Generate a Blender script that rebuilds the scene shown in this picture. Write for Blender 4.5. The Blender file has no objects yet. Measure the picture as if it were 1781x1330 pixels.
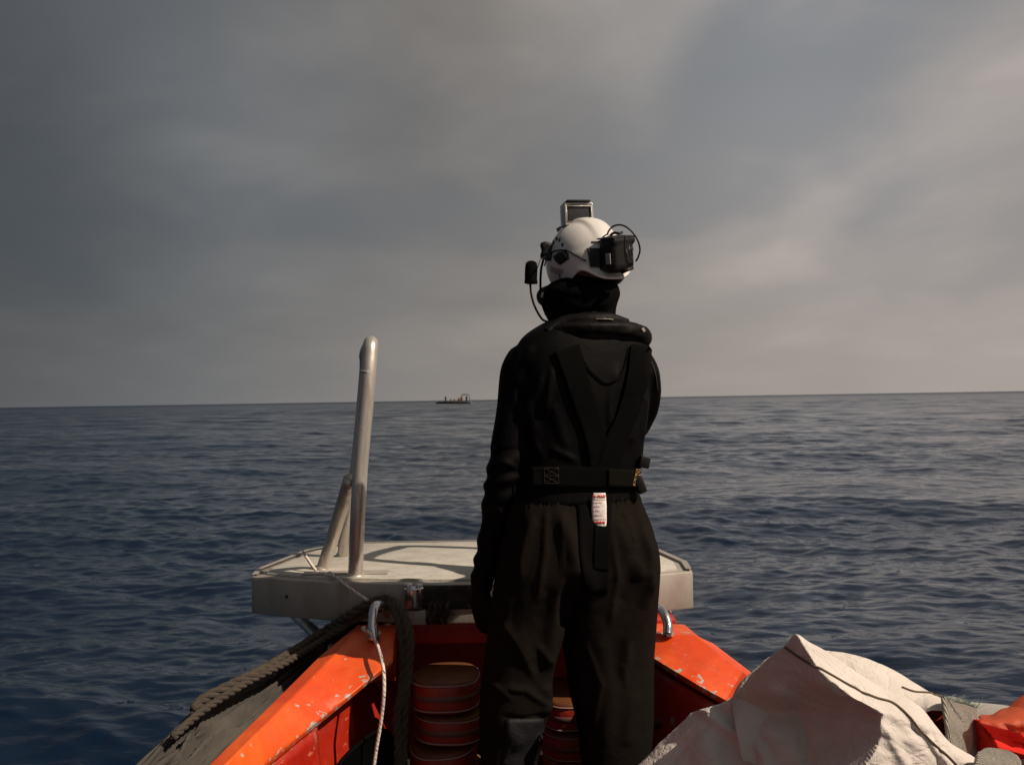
import bpy, bmesh, math, random
import numpy as np
from mathutils import Vector, Matrix
from mathutils.bvhtree import BVHTree
R = math.radians
scene = bpy.context.scene
COL = scene.collection
random.seed(4); RNG = np.random.default_rng(11)

# ------------------------------------------------------------------ camera, sky, sun, exposure
F = 1781 * 35 / 36.0
CAMZ = 1.27
cam_d = bpy.data.cameras.new('camera'); cam = bpy.data.objects.new('camera', cam_d); COL.objects.link(cam)
cam_d.lens = 35; cam_d.sensor_width = 36; cam_d.clip_start = 0.05; cam_d.clip_end = 60000
CAMR = Matrix.Rotation(R(90 + 0.97), 3, 'X') @ Matrix.Rotation(R(-0.93), 3, 'Z')
cam.matrix_world = Matrix.Translation((0, 0, CAMZ)) @ CAMR.to_4x4()
scene.camera = cam
cam_d.dof.use_dof = True; cam_d.dof.focus_distance = 3.0; cam_d.dof.aperture_fstop = 9.0

SUN_EL, SUN_AZ = 44.0, 25.0     # azimuth: degrees behind the pure right-hand side
sdir = Vector((math.cos(R(SUN_EL)) * math.cos(R(SUN_AZ)), -math.cos(R(SUN_EL)) * math.sin(R(SUN_AZ)), math.sin(R(SUN_EL))))
sun_d = bpy.data.lights.new('sun', 'SUN'); sun = bpy.data.objects.new('sun', sun_d); COL.objects.link(sun)
sun_d.energy = 4.6; sun_d.angle = R(0.6); sun_d.color = (1.0, 0.84, 0.68)
sun.rotation_euler = sdir.to_track_quat('Z', 'Y').to_euler()
scene.view_settings.view_transform = 'Standard'; scene.view_settings.look = 'None'
scene.view_settings.exposure = 0.0; scene.view_settings.gamma = 1.0
scene.view_settings.use_curve_mapping = False

class NT:
    """small node helper"""
    def __init__(s, tree): s.t = tree; s.n = tree.nodes; s.l = tree.links
    def add(s, typ, **kw):
        n = s.n.new(typ)
        for k, v in kw.items():
            if k == 'ins':
                for a, b in v.items():
                    if isinstance(b, bpy.types.NodeSocket): s.l.new(b, n.inputs[a])
                    else: n.inputs[a].default_value = b
            else: setattr(n, k, v)
        return n
    def math(s, op, a, b=0.0, c=None, clamp=False):
        n = s.n.new('ShaderNodeMath'); n.operation = op; n.use_clamp = clamp
        for i, v in enumerate((a, b, c)):
            if v is None: continue
            if isinstance(v, bpy.types.NodeSocket): s.l.new(v, n.inputs[i])
            else: n.inputs[i].default_value = v
        return n.outputs[0]
    def noise(s, vec, scale, detail=3, rough=0.5, dist=0.0):
        n = s.add('ShaderNodeTexNoise'); n.inputs['Scale'].default_value = scale
        n.inputs['Detail'].default_value = detail; n.inputs['Roughness'].default_value = rough
        n.inputs['Distortion'].default_value = dist
        if vec is not None: s.l.new(vec, n.inputs['Vector'])
        return n.outputs['Fac']
    def ramp(s, fac, stops, interp='LINEAR'):
        n = s.n.new('ShaderNodeValToRGB'); n.color_ramp.interpolation = interp
        e = n.color_ramp.elements
        while len(e) < len(stops): e.new(0.5)
        for i, (p, c) in enumerate(stops):
            e[i].position = p
            e[i].color = (c, c, c, 1) if not isinstance(c, (tuple, list)) else tuple(c) + (1,)
        s.l.new(fac, n.inputs[0]); return n.outputs[0]
    def mix(s, fac, a, b, blend='MIX'):
        n = s.n.new('ShaderNodeMix'); n.data_type = 'RGBA'; n.blend_type = blend
        for i, v in ((0, fac), (6, a), (7, b)):
            if isinstance(v, bpy.types.NodeSocket): s.l.new(v, n.inputs[i])
            else: n.inputs[i].default_value = v if i == 0 else tuple(v) + (1,)
        return n.outputs[2]
    def mapping(s, vec, scale=(1, 1, 1), rot=(0, 0, 0), loc=(0, 0, 0)):
        n = s.add('ShaderNodeMapping'); n.inputs['Scale'].default_value = scale
        n.inputs['Rotation'].default_value = rot; n.inputs['Location'].default_value = loc
        s.l.new(vec, n.inputs['Vector']); return n.outputs[0]

def ray(px, py):
    return (CAMR @ Vector(((px - 890.5) / F, -(py - 665.0) / F, -1.0)))
world = bpy.data.worlds.new("World"); scene.world = world; world.use_nodes = True
w = NT(world.node_tree); w.n.clear()
tc = w.add('ShaderNodeTexCoord')
sep = w.add('ShaderNodeSeparateXYZ', ins={0: tc.outputs['Generated']})
sky = w.add('ShaderNodeTexSky'); sky.sky_type = 'NISHITA'; sky.sun_disc = False
sky.sun_elevation = R(SUN_EL); sky.sun_rotation = math.atan2(sdir.x, sdir.y)
sky.air_density = 1.0; sky.dust_density = 3.0
zc = w.math('ADD', w.math('MAXIMUM', sep.outputs[2], 0.0), 0.26)
cv = w.add('ShaderNodeCombineXYZ', ins={0: w.math('DIVIDE', sep.outputs[0], zc), 1: w.math('DIVIDE', sep.outputs[1], zc), 2: 0.0})
mp1 = w.mapping(cv.outputs[0], (0.95, 0.85, 1), (0, 0, R(-30)), (3.1, 1.7, 0))
n1 = w.noise(mp1, 1.3, 3, 0.45, 0.35)
mp2 = w.mapping(cv.outputs[0], (1.3, 1.25, 1), (0, 0, R(25)), (7.3, 2.2, 0))
n2 = w.noise(mp2, 1.4, 4, 0.48, 0.45)
cl = w.math('ADD', w.math('MULTIPLY', n1, 0.68), w.math('MULTIPLY', n2, 0.32))
mask = w.ramp(cl, [(0.36, 0.0), (0.50, 0.55), (0.64, 1.0)], 'EASE')
# clouds are brighter towards the sun's side
az = w.math('ADD', w.math('MULTIPLY', sep.outputs[0], 0.92), 0.5, clamp=True)
sunside = w.ramp(az, [(0.0, (0.46, 0.50, 0.545)), (0.22, (0.90, 0.93, 0.955)), (0.5, (1.50, 1.38, 1.28)), (0.8, (1.72, 1.55, 1.45)), (1.0, (2.2, 1.95, 1.8))])
def lobe(px, py, width, gain):
    d = ray(px, py).normalized(); v = w.add('ShaderNodeVectorMath', operation='DOT_PRODUCT', ins={0: tc.outputs['Generated'], 1: tuple(d)})
    return w.math('MULTIPLY', w.math('POWER', w.math('MAXIMUM', v.outputs['Value'], 0.0), width), gain)
lb = w.math('ADD', w.math('ADD', lobe(1400, 40, 40, .62), lobe(1500, 430, 70, .14)), w.math('ADD', lobe(450, 230, 160, .22), lobe(120, 420, 60, -.12)))
lb = w.math('ADD', lb, w.math('ADD', lobe(790, 50, 250, -.16), lobe(1640, 90, 500, -.06)))
sunside = w.mix(1.0, sunside, w.math('ADD', lb, 1.0), 'MULTIPLY')
clear = w.mix(1.0, sunside, (0.66, 0.75, 0.84), 'MULTIPLY')
nish = w.mix(1.0, sky.outputs[0], (0.10, 0.10, 0.10), 'MULTIPLY')
clear = w.mix(0.22, clear, nish)
n3 = w.noise(w.mapping(cv.outputs[0], (1.7, 2.0, 1), (0, 0, R(30)), (1.3, 4.2, 0)), 2.6, 6, 0.6, 0.3)
thick = w.math('MULTIPLY', w.ramp(n2, [(0.3, 0.82), (0.7, 1.12)]), w.ramp(n3, [(0.3, 0.94), (0.7, 1.05)]))
cloud = w.mix(1.0, sunside, thick, 'MULTIPLY')
skyc = w.mix(mask, clear, cloud)
hz = w.ramp(w.math('MAXIMUM', sep.outputs[2], 0.0), [(0.0, 0.8), (0.10, 0.35), (0.3, 0.0)])
hazec = w.mix(1.0, sunside, (1.24, 1.21, 1.18), 'MULTIPLY')
skyc = w.mix(hz, skyc, hazec)
bg = w.add('ShaderNodeBackground', ins={'Color': skyc, 'Strength': 0.165})
wo = w.add('ShaderNodeOutputWorld', ins={'Surface': bg.outputs[0]})

# ------------------------------------------------------------------ geometry helpers
def at(px, py, Y):
    d = ray(px, py); return Vector((0, 0, CAMZ)) + d * (Y / d.y)
def atz(px, py, Z):
    d = ray(px, py); return Vector((0, 0, CAMZ)) + d * ((Z - CAMZ) / d.z)
CRI = np.array(CAMR.transposed())
def proj(V):
    L = (V - np.array([0, 0, CAMZ])) @ CRI.T
    return 890.5 - F * L[:, 0] / L[:, 2], 665.0 + F * L[:, 1] / L[:, 2]

def mesh_obj(name, V, Fc, mats, parent=None, smooth=True, matidx=None, sharp=None):
    V = np.asarray(V, dtype=float).reshape(-1, 3)
    c = (V.max(0) + V.min(0)) / 2
    me = bpy.data.meshes.new(name); me.from_pydata((V - c).tolist(), [], [list(map(int, f)) for f in Fc]); me.update()
    if not isinstance(mats, (list, tuple)): mats = [mats]
    for m in mats: me.materials.append(m)
    if matidx is not None: me.polygons.foreach_set('material_index', list(matidx))
    bm = bmesh.new(); bm.from_mesh(me); bmesh.ops.recalc_face_normals(bm, faces=bm.faces); bm.to_mesh(me); bm.free()
    if smooth:
        me.polygons.foreach_set('use_smooth', [True] * len(me.polygons))
        if sharp: me.set_sharp_from_angle(angle=R(sharp))
    o = bpy.data.objects.new(name, me); COL.objects.link(o); o.location = c
    if parent is not None:
        o.parent = parent
        o.matrix_parent_inverse = wm(parent).inverted()
    return o
def wm(o):
    m = o.matrix_basis.copy()
    if o.parent is not None: m = wm(o.parent) @ o.matrix_parent_inverse @ m
    return m
def thing(name, label, cat, loc=(0, 0, 0), group=None):
    o = bpy.data.objects.new(name, None); COL.objects.link(o); o.location = loc; o.empty_display_size = 0.1
    return tag(o, label, cat, group)
def tag(o, label, cat, group=None, kind=None):
    if label: o['label'] = label
    if cat: o['category'] = cat
    if group: o['group'] = group
    if kind: o['kind'] = kind
    return o
def join(parts):
    V, Fc, k = [], [], 0
    for v, f in parts:
        v = np.asarray(v, dtype=float).reshape(-1, 3); V.append(v); Fc += [[i + k for i in q] for q in f]; k += len(v)
    return np.vstack(V), Fc
def grid(P):
    """P: (n,m,3) open grid"""
    n, m = P.shape[:2]
    return P.reshape(-1, 3), [(i * m + j, i * m + j + 1, (i + 1) * m + j + 1, (i + 1) * m + j) for i in range(n - 1) for j in range(m - 1)]
def rings(P, cap=True, close=False):
    """P: (n,m,3) rings of m points each"""
    n, m = P.shape[:2]
    Fc = [(i * m + j, i * m + (j + 1) % m, (i + 1) * m + (j + 1) % m, (i + 1) * m + j) for i in range(n - 1) for j in range(m)]
    if close: Fc += [((n - 1) * m + j, (n - 1) * m + (j + 1) % m, (j + 1) % m, j) for j in range(m)]
    elif cap: Fc += [tuple(range(m))[::-1], tuple((n - 1) * m + j for j in range(m))]
    return P.reshape(-1, 3), Fc
def catmull(pts, per=8):
    P = np.array([list(p) for p in pts], dtype=float); n = len(P)
    if n < 3: return np.array([P[0] + (P[-1] - P[0]) * t for t in np.linspace(0, 1, per + 1)])
    E = np.vstack([2 * P[0] - P[1], P, 2 * P[-1] - P[-2]]); out = []
    for i in range(n - 1):
        p0, p1, p2, p3 = E[i:i + 4]
        for t in np.linspace(0, 1, per, endpoint=False):
            out.append(.5 * ((2 * p1) + (-p0 + p2) * t + (2 * p0 - 5 * p1 + 4 * p2 - p3) * t * t + (-p0 + 3 * p1 - 3 * p2 + p3) * t ** 3))
    out.append(P[-1]); return np.array(out)
def frames(P):
    T = np.gradient(P, axis=0); T /= np.linalg.norm(T, axis=1)[:, None] + 1e-12
    n0 = np.cross(T[0], [0, 0, 1.0]); 
    if np.linalg.norm(n0) < 1e-3: n0 = np.cross(T[0], [0, 1.0, 0])
    n0 /= np.linalg.norm(n0); N = [n0]
    for t in T[1:]:
        v = N[-1] - t * np.dot(N[-1], t); N.append(v / np.linalg.norm(v))
    N = np.array(N); return T, N, np.cross(T, N)
def tube(pts, r, seg=12, per=8, flat=1.0, cap=True, smooth=True):
    P = catmull(pts, per) if smooth else np.array([list(p) for p in pts], dtype=float)
    if np.isscalar(r): rr = np.full(len(P), float(r))
    else: rr = np.interp(np.linspace(0, 1, len(P)), np.linspace(0, 1, len(r)), r)
    T, N, B = frames(P); a = np.linspace(0, 2 * np.pi, seg, endpoint=False)
    Q = P[:, None] + rr[:, None, None] * (np.cos(a)[None, :, None] * N[:, None] + flat * np.sin(a)[None, :, None] * B[:, None])
    return rings(Q, cap)
def twisted_rope(pts, r, strands=3, pitch=None, seg=7, per=10, dens=3.0):
    """laid rope: helical strands round a path, one mesh"""
    P = catmull(pts, per); L = np.r_[0, np.cumsum(np.linalg.norm(np.diff(P, axis=0), axis=1))]
    n = max(8, int(L[-1] / (r * .9) * dens / 2)); s = np.linspace(0, L[-1], n)
    P = np.stack([np.interp(s, L, P[:, k]) for k in range(3)], 1)
    T, N, B = frames(P); pitch = pitch or r * 7; parts = []
    for k in range(strands):
        ph = s / pitch * 2 * np.pi + k * 2 * np.pi / strands
        C = P + (r * .52) * (np.cos(ph)[:, None] * N + np.sin(ph)[:, None] * B)
        parts.append(tube(C, r * .56, seg, smooth=False))
    return join(parts)
def box(c, s, rot=None, bev=0.0):
    bm = bmesh.new(); bmesh.ops.create_cube(bm, size=1.0)
    for v in bm.verts: v.co = Vector((v.co.x * s[0], v.co.y * s[1], v.co.z * s[2]))
    if bev > 0: bmesh.ops.bevel(bm, geom=bm.edges[:], offset=bev, segments=3, profile=0.5, affect='EDGES')
    M = (rot.to_4x4() if rot is not None else Matrix.Identity(4)); M = Matrix.Translation(c) @ M
    bm.transform(M); bm.verts.index_update()
    V = np.array([v.co[:] for v in bm.verts]); Fc = [[v.index for v in f.verts] for f in bm.faces]; bm.free(); return V, Fc
def prism(poly_top, thick, bev=0.0):
    """poly_top: 3D points of the top outline, extruded down, bevelled"""
    bm = bmesh.new(); vs = [bm.verts.new(p) for p in poly_top]; f = bm.faces.new(vs)
    g = bmesh.ops.extrude_face_region(bm, geom=[f]); 
    for e in g['geom']:
        if isinstance(e, bmesh.types.BMVert): e.co.z -= thick
    bmesh.ops.recalc_face_normals(bm, faces=bm.faces)
    if bev: bmesh.ops.bevel(bm, geom=bm.edges[:], offset=bev, segments=2, profile=0.5, affect='EDGES')
    bm.verts.index_update()
    V = np.array([v.co[:] for v in bm.verts]); Fc = [[v.index for v in q.verts] for q in bm.faces]; bm.free(); return V, Fc
def vnormals(V, Fc):
    me = bpy.data.meshes.new('t'); me.from_pydata(V.tolist(), [], [list(map(int, f)) for f in Fc]); me.update()
    N = np.zeros(len(V) * 3); me.vertices.foreach_get('normal', N); bpy.data.meshes.remove(me); return N.reshape(-1, 3)
def remesh(parts, voxel, smooth_it=2):
    V, Fc = join(parts)
    me = bpy.data.meshes.new('tmp'); me.from_pydata(V.tolist(), [], [list(map(int, f)) for f in Fc]); me.update()
    bm = bmesh.new(); bm.from_mesh(me); bmesh.ops.recalc_face_normals(bm, faces=bm.faces); bm.to_mesh(me); bm.free()
    o = bpy.data.objects.new('tmp', me); COL.objects.link(o)
    m = o.modifiers.new('r', 'REMESH'); m.mode = 'VOXEL'; m.voxel_size = voxel; m.adaptivity = 0
    if smooth_it:
        s = o.modifiers.new('s', 'SMOOTH'); s.factor = .5; s.iterations = smooth_it
    dg = bpy.context.evaluated_depsgraph_get(); ev = o.evaluated_get(dg); em = ev.to_mesh()
    n = len(em.vertices); A = np.zeros(n * 3); em.vertices.foreach_get('co', A)
    FF = [tuple(p.vertices) for p in em.polygons]; ev.to_mesh_clear()
    bpy.data.objects.remove(o); bpy.data.meshes.remove(me)
    return A.reshape(-1, 3), FF
def bvh(V, Fc): return BVHTree.FromPolygons([tuple(v) for v in V], [tuple(map(int, f)) for f in Fc])
def hit(tree, px, py, off=0.002, fallback=None):
    d = ray(px, py).normalized(); o = Vector((0, 0, CAMZ))
    p, n, i, ds = tree.ray_cast(o, d)
    if p is None: return fallback
    if n.dot(d) > 0: n = -n
    return p + n * off
def vnoise(V, scale, seed=0, octaves=2):
    """cheap smooth pseudo noise from rotated sines"""
    g = np.random.default_rng(seed); out = np.zeros(len(V)); a = 1.0; tot = 0
    for o in range(octaves):
        for k in range(5):
            d = g.normal(size=3); d /= np.linalg.norm(d)
            out += a * np.sin(V @ d * scale * (0.7 + .6 * g.random()) + g.random() * 6.28 + 1.3 * np.sin(V @ g.normal(size=3) * scale * .45))
            tot += a * .7
        scale *= 2.1; a *= .5
    return out / tot
def polydist(px, py, line):
    d = np.full(len(px), 1e9); tt = np.zeros(len(px)); n = len(line) - 1
    for i in range(n):
        ax, ay = line[i]; bx, by = line[i + 1]; ux, uy = bx - ax, by - ay
        t = np.clip(((px - ax) * ux + (py - ay) * uy) / (ux * ux + uy * uy), 0, 1)
        q = np.hypot(px - ax - t * ux, py - ay - t * uy); b = q < d; d[b] = q[b]; tt[b] = (i + t[b]) / n
    return d, tt
def ridges(V, N, lst):
    px, py = proj(V); D = np.zeros(len(V)); face = np.clip(-N[:, 1] * 1.6 + .25, 0, 1)
    for line, width, amp in lst:
        d, t = polydist(px, py, line)
        D += amp * np.exp(-(d / width) ** 2) * np.clip(np.minimum(t, 1 - t) * 6 + .35, 0, 1)
    return V + N * (D * face)[:, None]
def drape(tree, line, wid, off=0.003, thick=0.004, per=6, across=7, plane_y=2.8, vertical_w=False):
    """a strap or patch laid on a surface seen from the camera; closed thin solid"""
    C = catmull([(x, y, 0) for x, y in line], per)[:, :2]; W = np.interp(np.linspace(0, 1, len(C)), np.linspace(0, 1, len(wid)), wid) if not np.isscalar(wid) else np.full(len(C), float(wid))
    T = np.gradient(C, axis=0); T /= np.linalg.norm(T, axis=1)[:, None]; Nn = np.stack([-T[:, 1], T[:, 0]], 1)
    top = np.zeros((len(C), across, 3)); ok = np.zeros((len(C), across), bool)
    for i in range(len(C)):
        for j in range(across):
            q = C[i] + Nn[i] * W[i] * (j / (across - 1) - .5)
            h = hit(tree, q[0], q[1], off + thick)
            if h is not None and h.y < plane_y + .5: top[i, j] = h; ok[i, j] = True
    for i in range(len(C)):
        if not ok[i].any(): continue
        ym = np.median(top[i, ok[i], 1])
        for j in range(across):
            if not ok[i, j]:
                q = C[i] + Nn[i] * W[i] * (j / (across - 1) - .5); top[i, j] = at(q[0], q[1], ym + .02)
    good = [i for i in range(len(C)) if ok[i].any()]; top = top[good]
    back = top + np.array([0, thick + .002, 0]); n, m = top.shape[:2]
    V = np.vstack([top.reshape(-1, 3), back.reshape(-1, 3)]); k = n * m; Fc = []
    for i in range(n - 1):
        for j in range(m - 1):
            a = (i * m + j, i * m + j + 1, (i + 1) * m + j + 1, (i + 1) * m + j); Fc.append(a); Fc.append(tuple(x + k for x in a[::-1]))
    bd = [j for j in range(m)] + [i * m + m - 1 for i in range(1, n)] + [(n - 1) * m + j for j in range(m - 2, -1, -1)] + [i * m for i in range(n - 2, 0, -1)]
    for a, b in zip(bd, bd[1:] + bd[:1]): Fc.append((a, b, b + k, a + k))
    return V, Fc

# ------------------------------------------------------------------ materials
def mat(name, col, rough=0.6, metal=0.0, spec=0.5, bump=0.0, bscale=40, var=0.0, vscale=6, col2=None, coord='Object', weave=0.0, wscale=900, sss=0, sheen=0, transl=0):
    m = bpy.data.materials.new(name); m.use_nodes = True; t = NT(m.node_tree); b = t.n['Principled BSDF']
    b.inputs['Roughness'].default_value = rough; b.inputs['Metallic'].default_value = metal
    b.inputs['Specular IOR Level'].default_value = spec
    c = t.add('ShaderNodeTexCoord').outputs[coord]
    if var > 0 or col2:
        f = t.noise(c, vscale, 5, .6, .3); c2 = col2 or tuple(x * (1 - var) for x in col)
        t.l.new(t.mix(t.ramp(f, [(.35, 0.0), (.68, 1.0)]), col, c2), b.inputs['Base Color'])
    else: b.inputs['Base Color'].default_value = tuple(col) + (1,)
    if bump or weave:
        h = t.math('MULTIPLY', t.noise(c, bscale, 5, .6), bump)
        if weave:
            wv = t.add('ShaderNodeTexWave', ins={'Vector': c, 'Scale': wscale / 6.28, 'Distortion': 1.5, 'Detail': 1.0})
            h = t.math('ADD', h, t.math('MULTIPLY', wv.outputs['Fac'], weave))
        bn = t.add('ShaderNodeBump', ins={'Height': h, 'Distance': 0.01, 'Strength': 1.0}); t.l.new(bn.outputs[0], b.inputs['Normal'])
    if sheen: b.inputs['Sheen Weight'].default_value = sheen
    if transl:
        out = t.n['Material Output']; tr = t.add('ShaderNodeBsdfTranslucent', ins={'Color': tuple(col) + (1,)})
        ms = t.add('ShaderNodeMixShader', ins={0: transl, 1: b.outputs[0], 2: tr.outputs[0]}); t.l.new(ms.outputs[0], out.inputs[0])
    return m
def paint_mat(name, col, under=(0.42, 0.38, 0.33)):
    """worn orange boat paint with chips and rubbed darker areas"""
    m = bpy.data.materials.new(name); m.use_nodes = True; t = NT(m.node_tree); b = t.n['Principled BSDF']
    c = t.add('ShaderNodeTexCoord').outputs['Object']
    a = t.mix(t.ramp(t.noise(c, 4.5, 6, .6, .6), [(.38, 0.0), (.62, 1.0)]), col, tuple(x * k for x, k in zip(col, (.82, .52, .5))))
    a = t.mix(t.ramp(t.noise(c, 38, 4, .65), [(.60, 0.0), (.72, .5)]), a, (0.55, .05, .015))
    gr_ = t.ramp(t.noise(t.mapping(c, (1, .5, 2.5)), 11, 6, .7, 1.0), [(.52, 0.0), (.76, .35)])
    a = t.mix(gr_, a, (.16, .045, .018))
    sc1 = t.ramp(t.noise(t.mapping(c, (60, 4, 60), (0, 0, R(20))), 1.0, 3, .6), [(.68, 0.0), (.70, .5)])
    a = t.mix(sc1, a, (.60, .22, .12))
    chip = t.ramp(t.math('ADD', t.math('MULTIPLY', t.noise(c, 24, 4, .55, .2), .75), t.math('MULTIPLY', t.noise(c, 4.0, 2), .25)), [(.672, 0.0), (.684, 1.0)])
    ea = t.add('ShaderNodeAttribute', attribute_name='edge')
    chip = t.math('MAXIMUM', chip, t.ramp(t.math('ADD', t.noise(c, 34, 5, .6, .3), t.math('MULTIPLY', t.math('POWER', ea.outputs['Fac'], 5.0), .17)), [(.70, 0.0), (.715, 1.0)]))
    geo = t.add('ShaderNodeNewGeometry')
    edge = t.ramp(t.math('ADD', geo.outputs['Pointiness'], t.math('MULTIPLY', t.math('SUBTRACT', t.noise(c, 30, 4, .7), .5), .25)), [(.60, 0.0), (.62, 1.0)])
    chip = t.math('MAXIMUM', chip, edge)
    t.l.new(t.mix(chip, a, under), b.inputs['Base Color'])
    t.l.new(t.ramp(t.noise(c, 22, 4), [(.3, .34), (.7, .6)]), b.inputs['Roughness'])
    h = t.math('ADD', t.math('MULTIPLY', t.noise(c, 55, 5, .6), .12), t.math('MULTIPLY', chip, -.12))
    bn = t.add('ShaderNodeBump', ins={'Height': h, 'Distance': 0.01, 'Strength': .7}); t.l.new(bn.outputs[0], b.inputs['Normal'])
    return m
def metal_mat(name, col, rough=(.3, .6), metal=.8, dirt=(.16, .12, .085), dscale=7, stretch=(1, 1, 1), bump=.05, damt=(.5, .72)):
    m = bpy.data.materials.new(name); m.use_nodes = True; t = NT(m.node_tree); b = t.n['Principled BSDF']
    c0 = t.add('ShaderNodeTexCoord').outputs['Object']; c = t.mapping(c0, stretch)
    d = t.ramp(t.noise(c, dscale, 7, .68, .5), [(damt[0], 0.0), (damt[1], 1.0)])
    sp = t.ramp(t.noise(c0, 70, 3, .6), [(.66, 0.0), (.72, 1.0)])
    d = t.math('MAXIMUM', d, t.math('MULTIPLY', sp, .7))
    t.l.new(t.mix(d, col, dirt), b.inputs['Base Color'])
    t.l.new(t.math('SUBTRACT', metal, t.math('MULTIPLY', d, metal * .75)), b.inputs['Metallic'])
    t.l.new(t.ramp(t.noise(c, dscale * 2.4, 5, .6), [(.3, rough[0]), (.7, rough[1])]), b.inputs['Roughness'])
    bn = t.add('ShaderNodeBump', ins={'Height': t.noise(c, 60, 5, .7), 'Distance': .01, 'Strength': bump}); t.l.new(bn.outputs[0], b.inputs['Normal'])
    return m

M = {}
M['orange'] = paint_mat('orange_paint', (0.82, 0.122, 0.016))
M['red_in'] = paint_mat('red_inner_paint', (0.40, 0.020, 0.006), (.30, .10, .06))  # dark copy of the orange hull paint; interior shade is put into its colour
M['alu'] = metal_mat('worn_aluminium', (.40, .365, .32), (.38, .6), .35, (.24, .18, .13), 6, (1, 1, .35), .12, (.48, .8))
M['pole'] = metal_mat('weathered_pole', (.60, .55, .49), (.26, .48), .68, (.15, .105, .075), 9, (1.6, 1.6, .28), .10, (.50, .78))
M['steel'] = metal_mat('polished_steel', (.62, .62, .63), (.14, .3), .95, (.3, .27, .24), 9, (1, 1, .4), .03, (.62, .85))
M['black'] = mat('black_fabric', (.0022, .002, .0022), .9, spec=.06, bump=.10, bscale=60)
M['jacket'] = mat('black_jacket_fabric', (.0018, .0015, .0017), .65, spec=.08, bump=.16, bscale=38)
M['strap'] = mat('black_webbing', (.0032, .003, .0026), .75, spec=.08, weave=.15, wscale=2600, bump=.05, bscale=200)
M['vest'] = mat('vest_cover', (.0034, .0026, .0026), .6, spec=.14, bump=.3, bscale=32)
M['plast'] = mat('black_plastic', (.0065, .006, .0058), .5, spec=.35, bump=.12, bscale=160)
M['rubber'] = mat('black_rubber', (.008, .008, .008), .55, spec=.35)
M['skin'] = mat('skin', (.23, .12, .08), .5, bump=.1, bscale=200)
M['glove'] = mat('black_glove', (.004, .0036, .0038), .7, spec=.12, bump=.5, bscale=120)
M['white'] = mat('helmet_white_shell', (.72, .69, .65), .30, spec=.5, var=.12, vscale=9, bump=.03, bscale=30)
M['gold'] = mat('gold_thread', (.42, .27, .10), .6)
M['grey_mark'] = mat('grey_print', (.07, .065, .06), .5)
M['label_grey'] = mat('label_paper', (.32, .31, .31), .5)
M['label_white'] = mat('white_care_label', (.92, .84, .79), .7, bump=.35, bscale=60, var=.08, vscale=40)
M['red_ink'] = mat('red_ink', (.60, .035, .03), .7)
M['fadered'] = mat('faded_red_ink', (.66, .36, .32), .8)
M['reflect'] = mat('reflective_tape', (.20, .18, .15), .4)
M['rope'] = mat('grey_brown_rope', (.105, .082, .062), .95, bump=1.0, bscale=320, col2=(.075, .058, .042), vscale=22)
M['cover'] = mat('grey_cover_fabric', (.085, .076, .066), .85, spec=.15, bump=.3, bscale=40, col2=(.05, .045, .04), vscale=7)
M['ochre'] = mat('ochre_lid', (.105, .030, .008), .6, bump=.3, bscale=40, col2=(.16, .055, .012), vscale=9)
M['piping'] = mat('pale_piping', (.26, .19, .17), .7)
M['redfab'] = mat('red_fabric', (.70, .022, .012), .8, spec=.2, bump=.8, bscale=26, var=.3)
M['float'] = mat('red_float_cover', (.30, .020, .007), .5, bump=.3, bscale=40, var=.35)
M['floatband'] = mat('float_reflective_band', (.11, .045, .035), .6)
M['clear'] = mat('clear_housing', (.42, .42, .38), .12, spec=.8, metal=.1)
M['screen'] = mat('camera_screen', (.035, .034, .033), .25, spec=.6, var=.3, vscale=60)
M['web'] = mat('rough_white_webbing', (.56, .51, .43), .9, weave=.9, wscale=420, bump=.6, bscale=200, col2=(.36, .33, .28), vscale=16)
M['darkdeck'] = mat('dark_deck', (.018, .016, .016), .7, bump=.3, bscale=60)
M['seam'] = mat('brown_seam_thread', (.16, .105, .062), .9, bump=.5, bscale=300)

def trousers_mat():
    m = bpy.data.materials.new('trouser_fabric'); m.use_nodes = True; t = NT(m.node_tree); b = t.n['Principled BSDF']
    c = t.add('ShaderNodeTexCoord').outputs['Object']
    f = t.noise(c, 420, 3, .8); g = t.noise(c, 5, 4, .6)
    a = t.mix(t.ramp(f, [(.35, 0.0), (.65, 1.0)]), (.0070, .0057, .0050), (.0138, .0110, .0092))
    a = t.mix(t.ramp(g, [(.35, 0.0), (.7, .6)]), a, (.008, .0062, .005))
    t.l.new(a, b.inputs['Base Color']); b.inputs['Roughness'].default_value = .95; b.inputs['Specular IOR Level'].default_value = .04
    h = t.math('ADD', t.math('MULTIPLY', f, .14), t.math('MULTIPLY', t.noise(c, 22, 4, .5), .55))
    bn = t.add('ShaderNodeBump', ins={'Height': h, 'Distance': .01, 'Strength': .8}); t.l.new(bn.outputs[0], b.inputs['Normal'])
    return m
M['trousers'] = trousers_mat()
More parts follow.
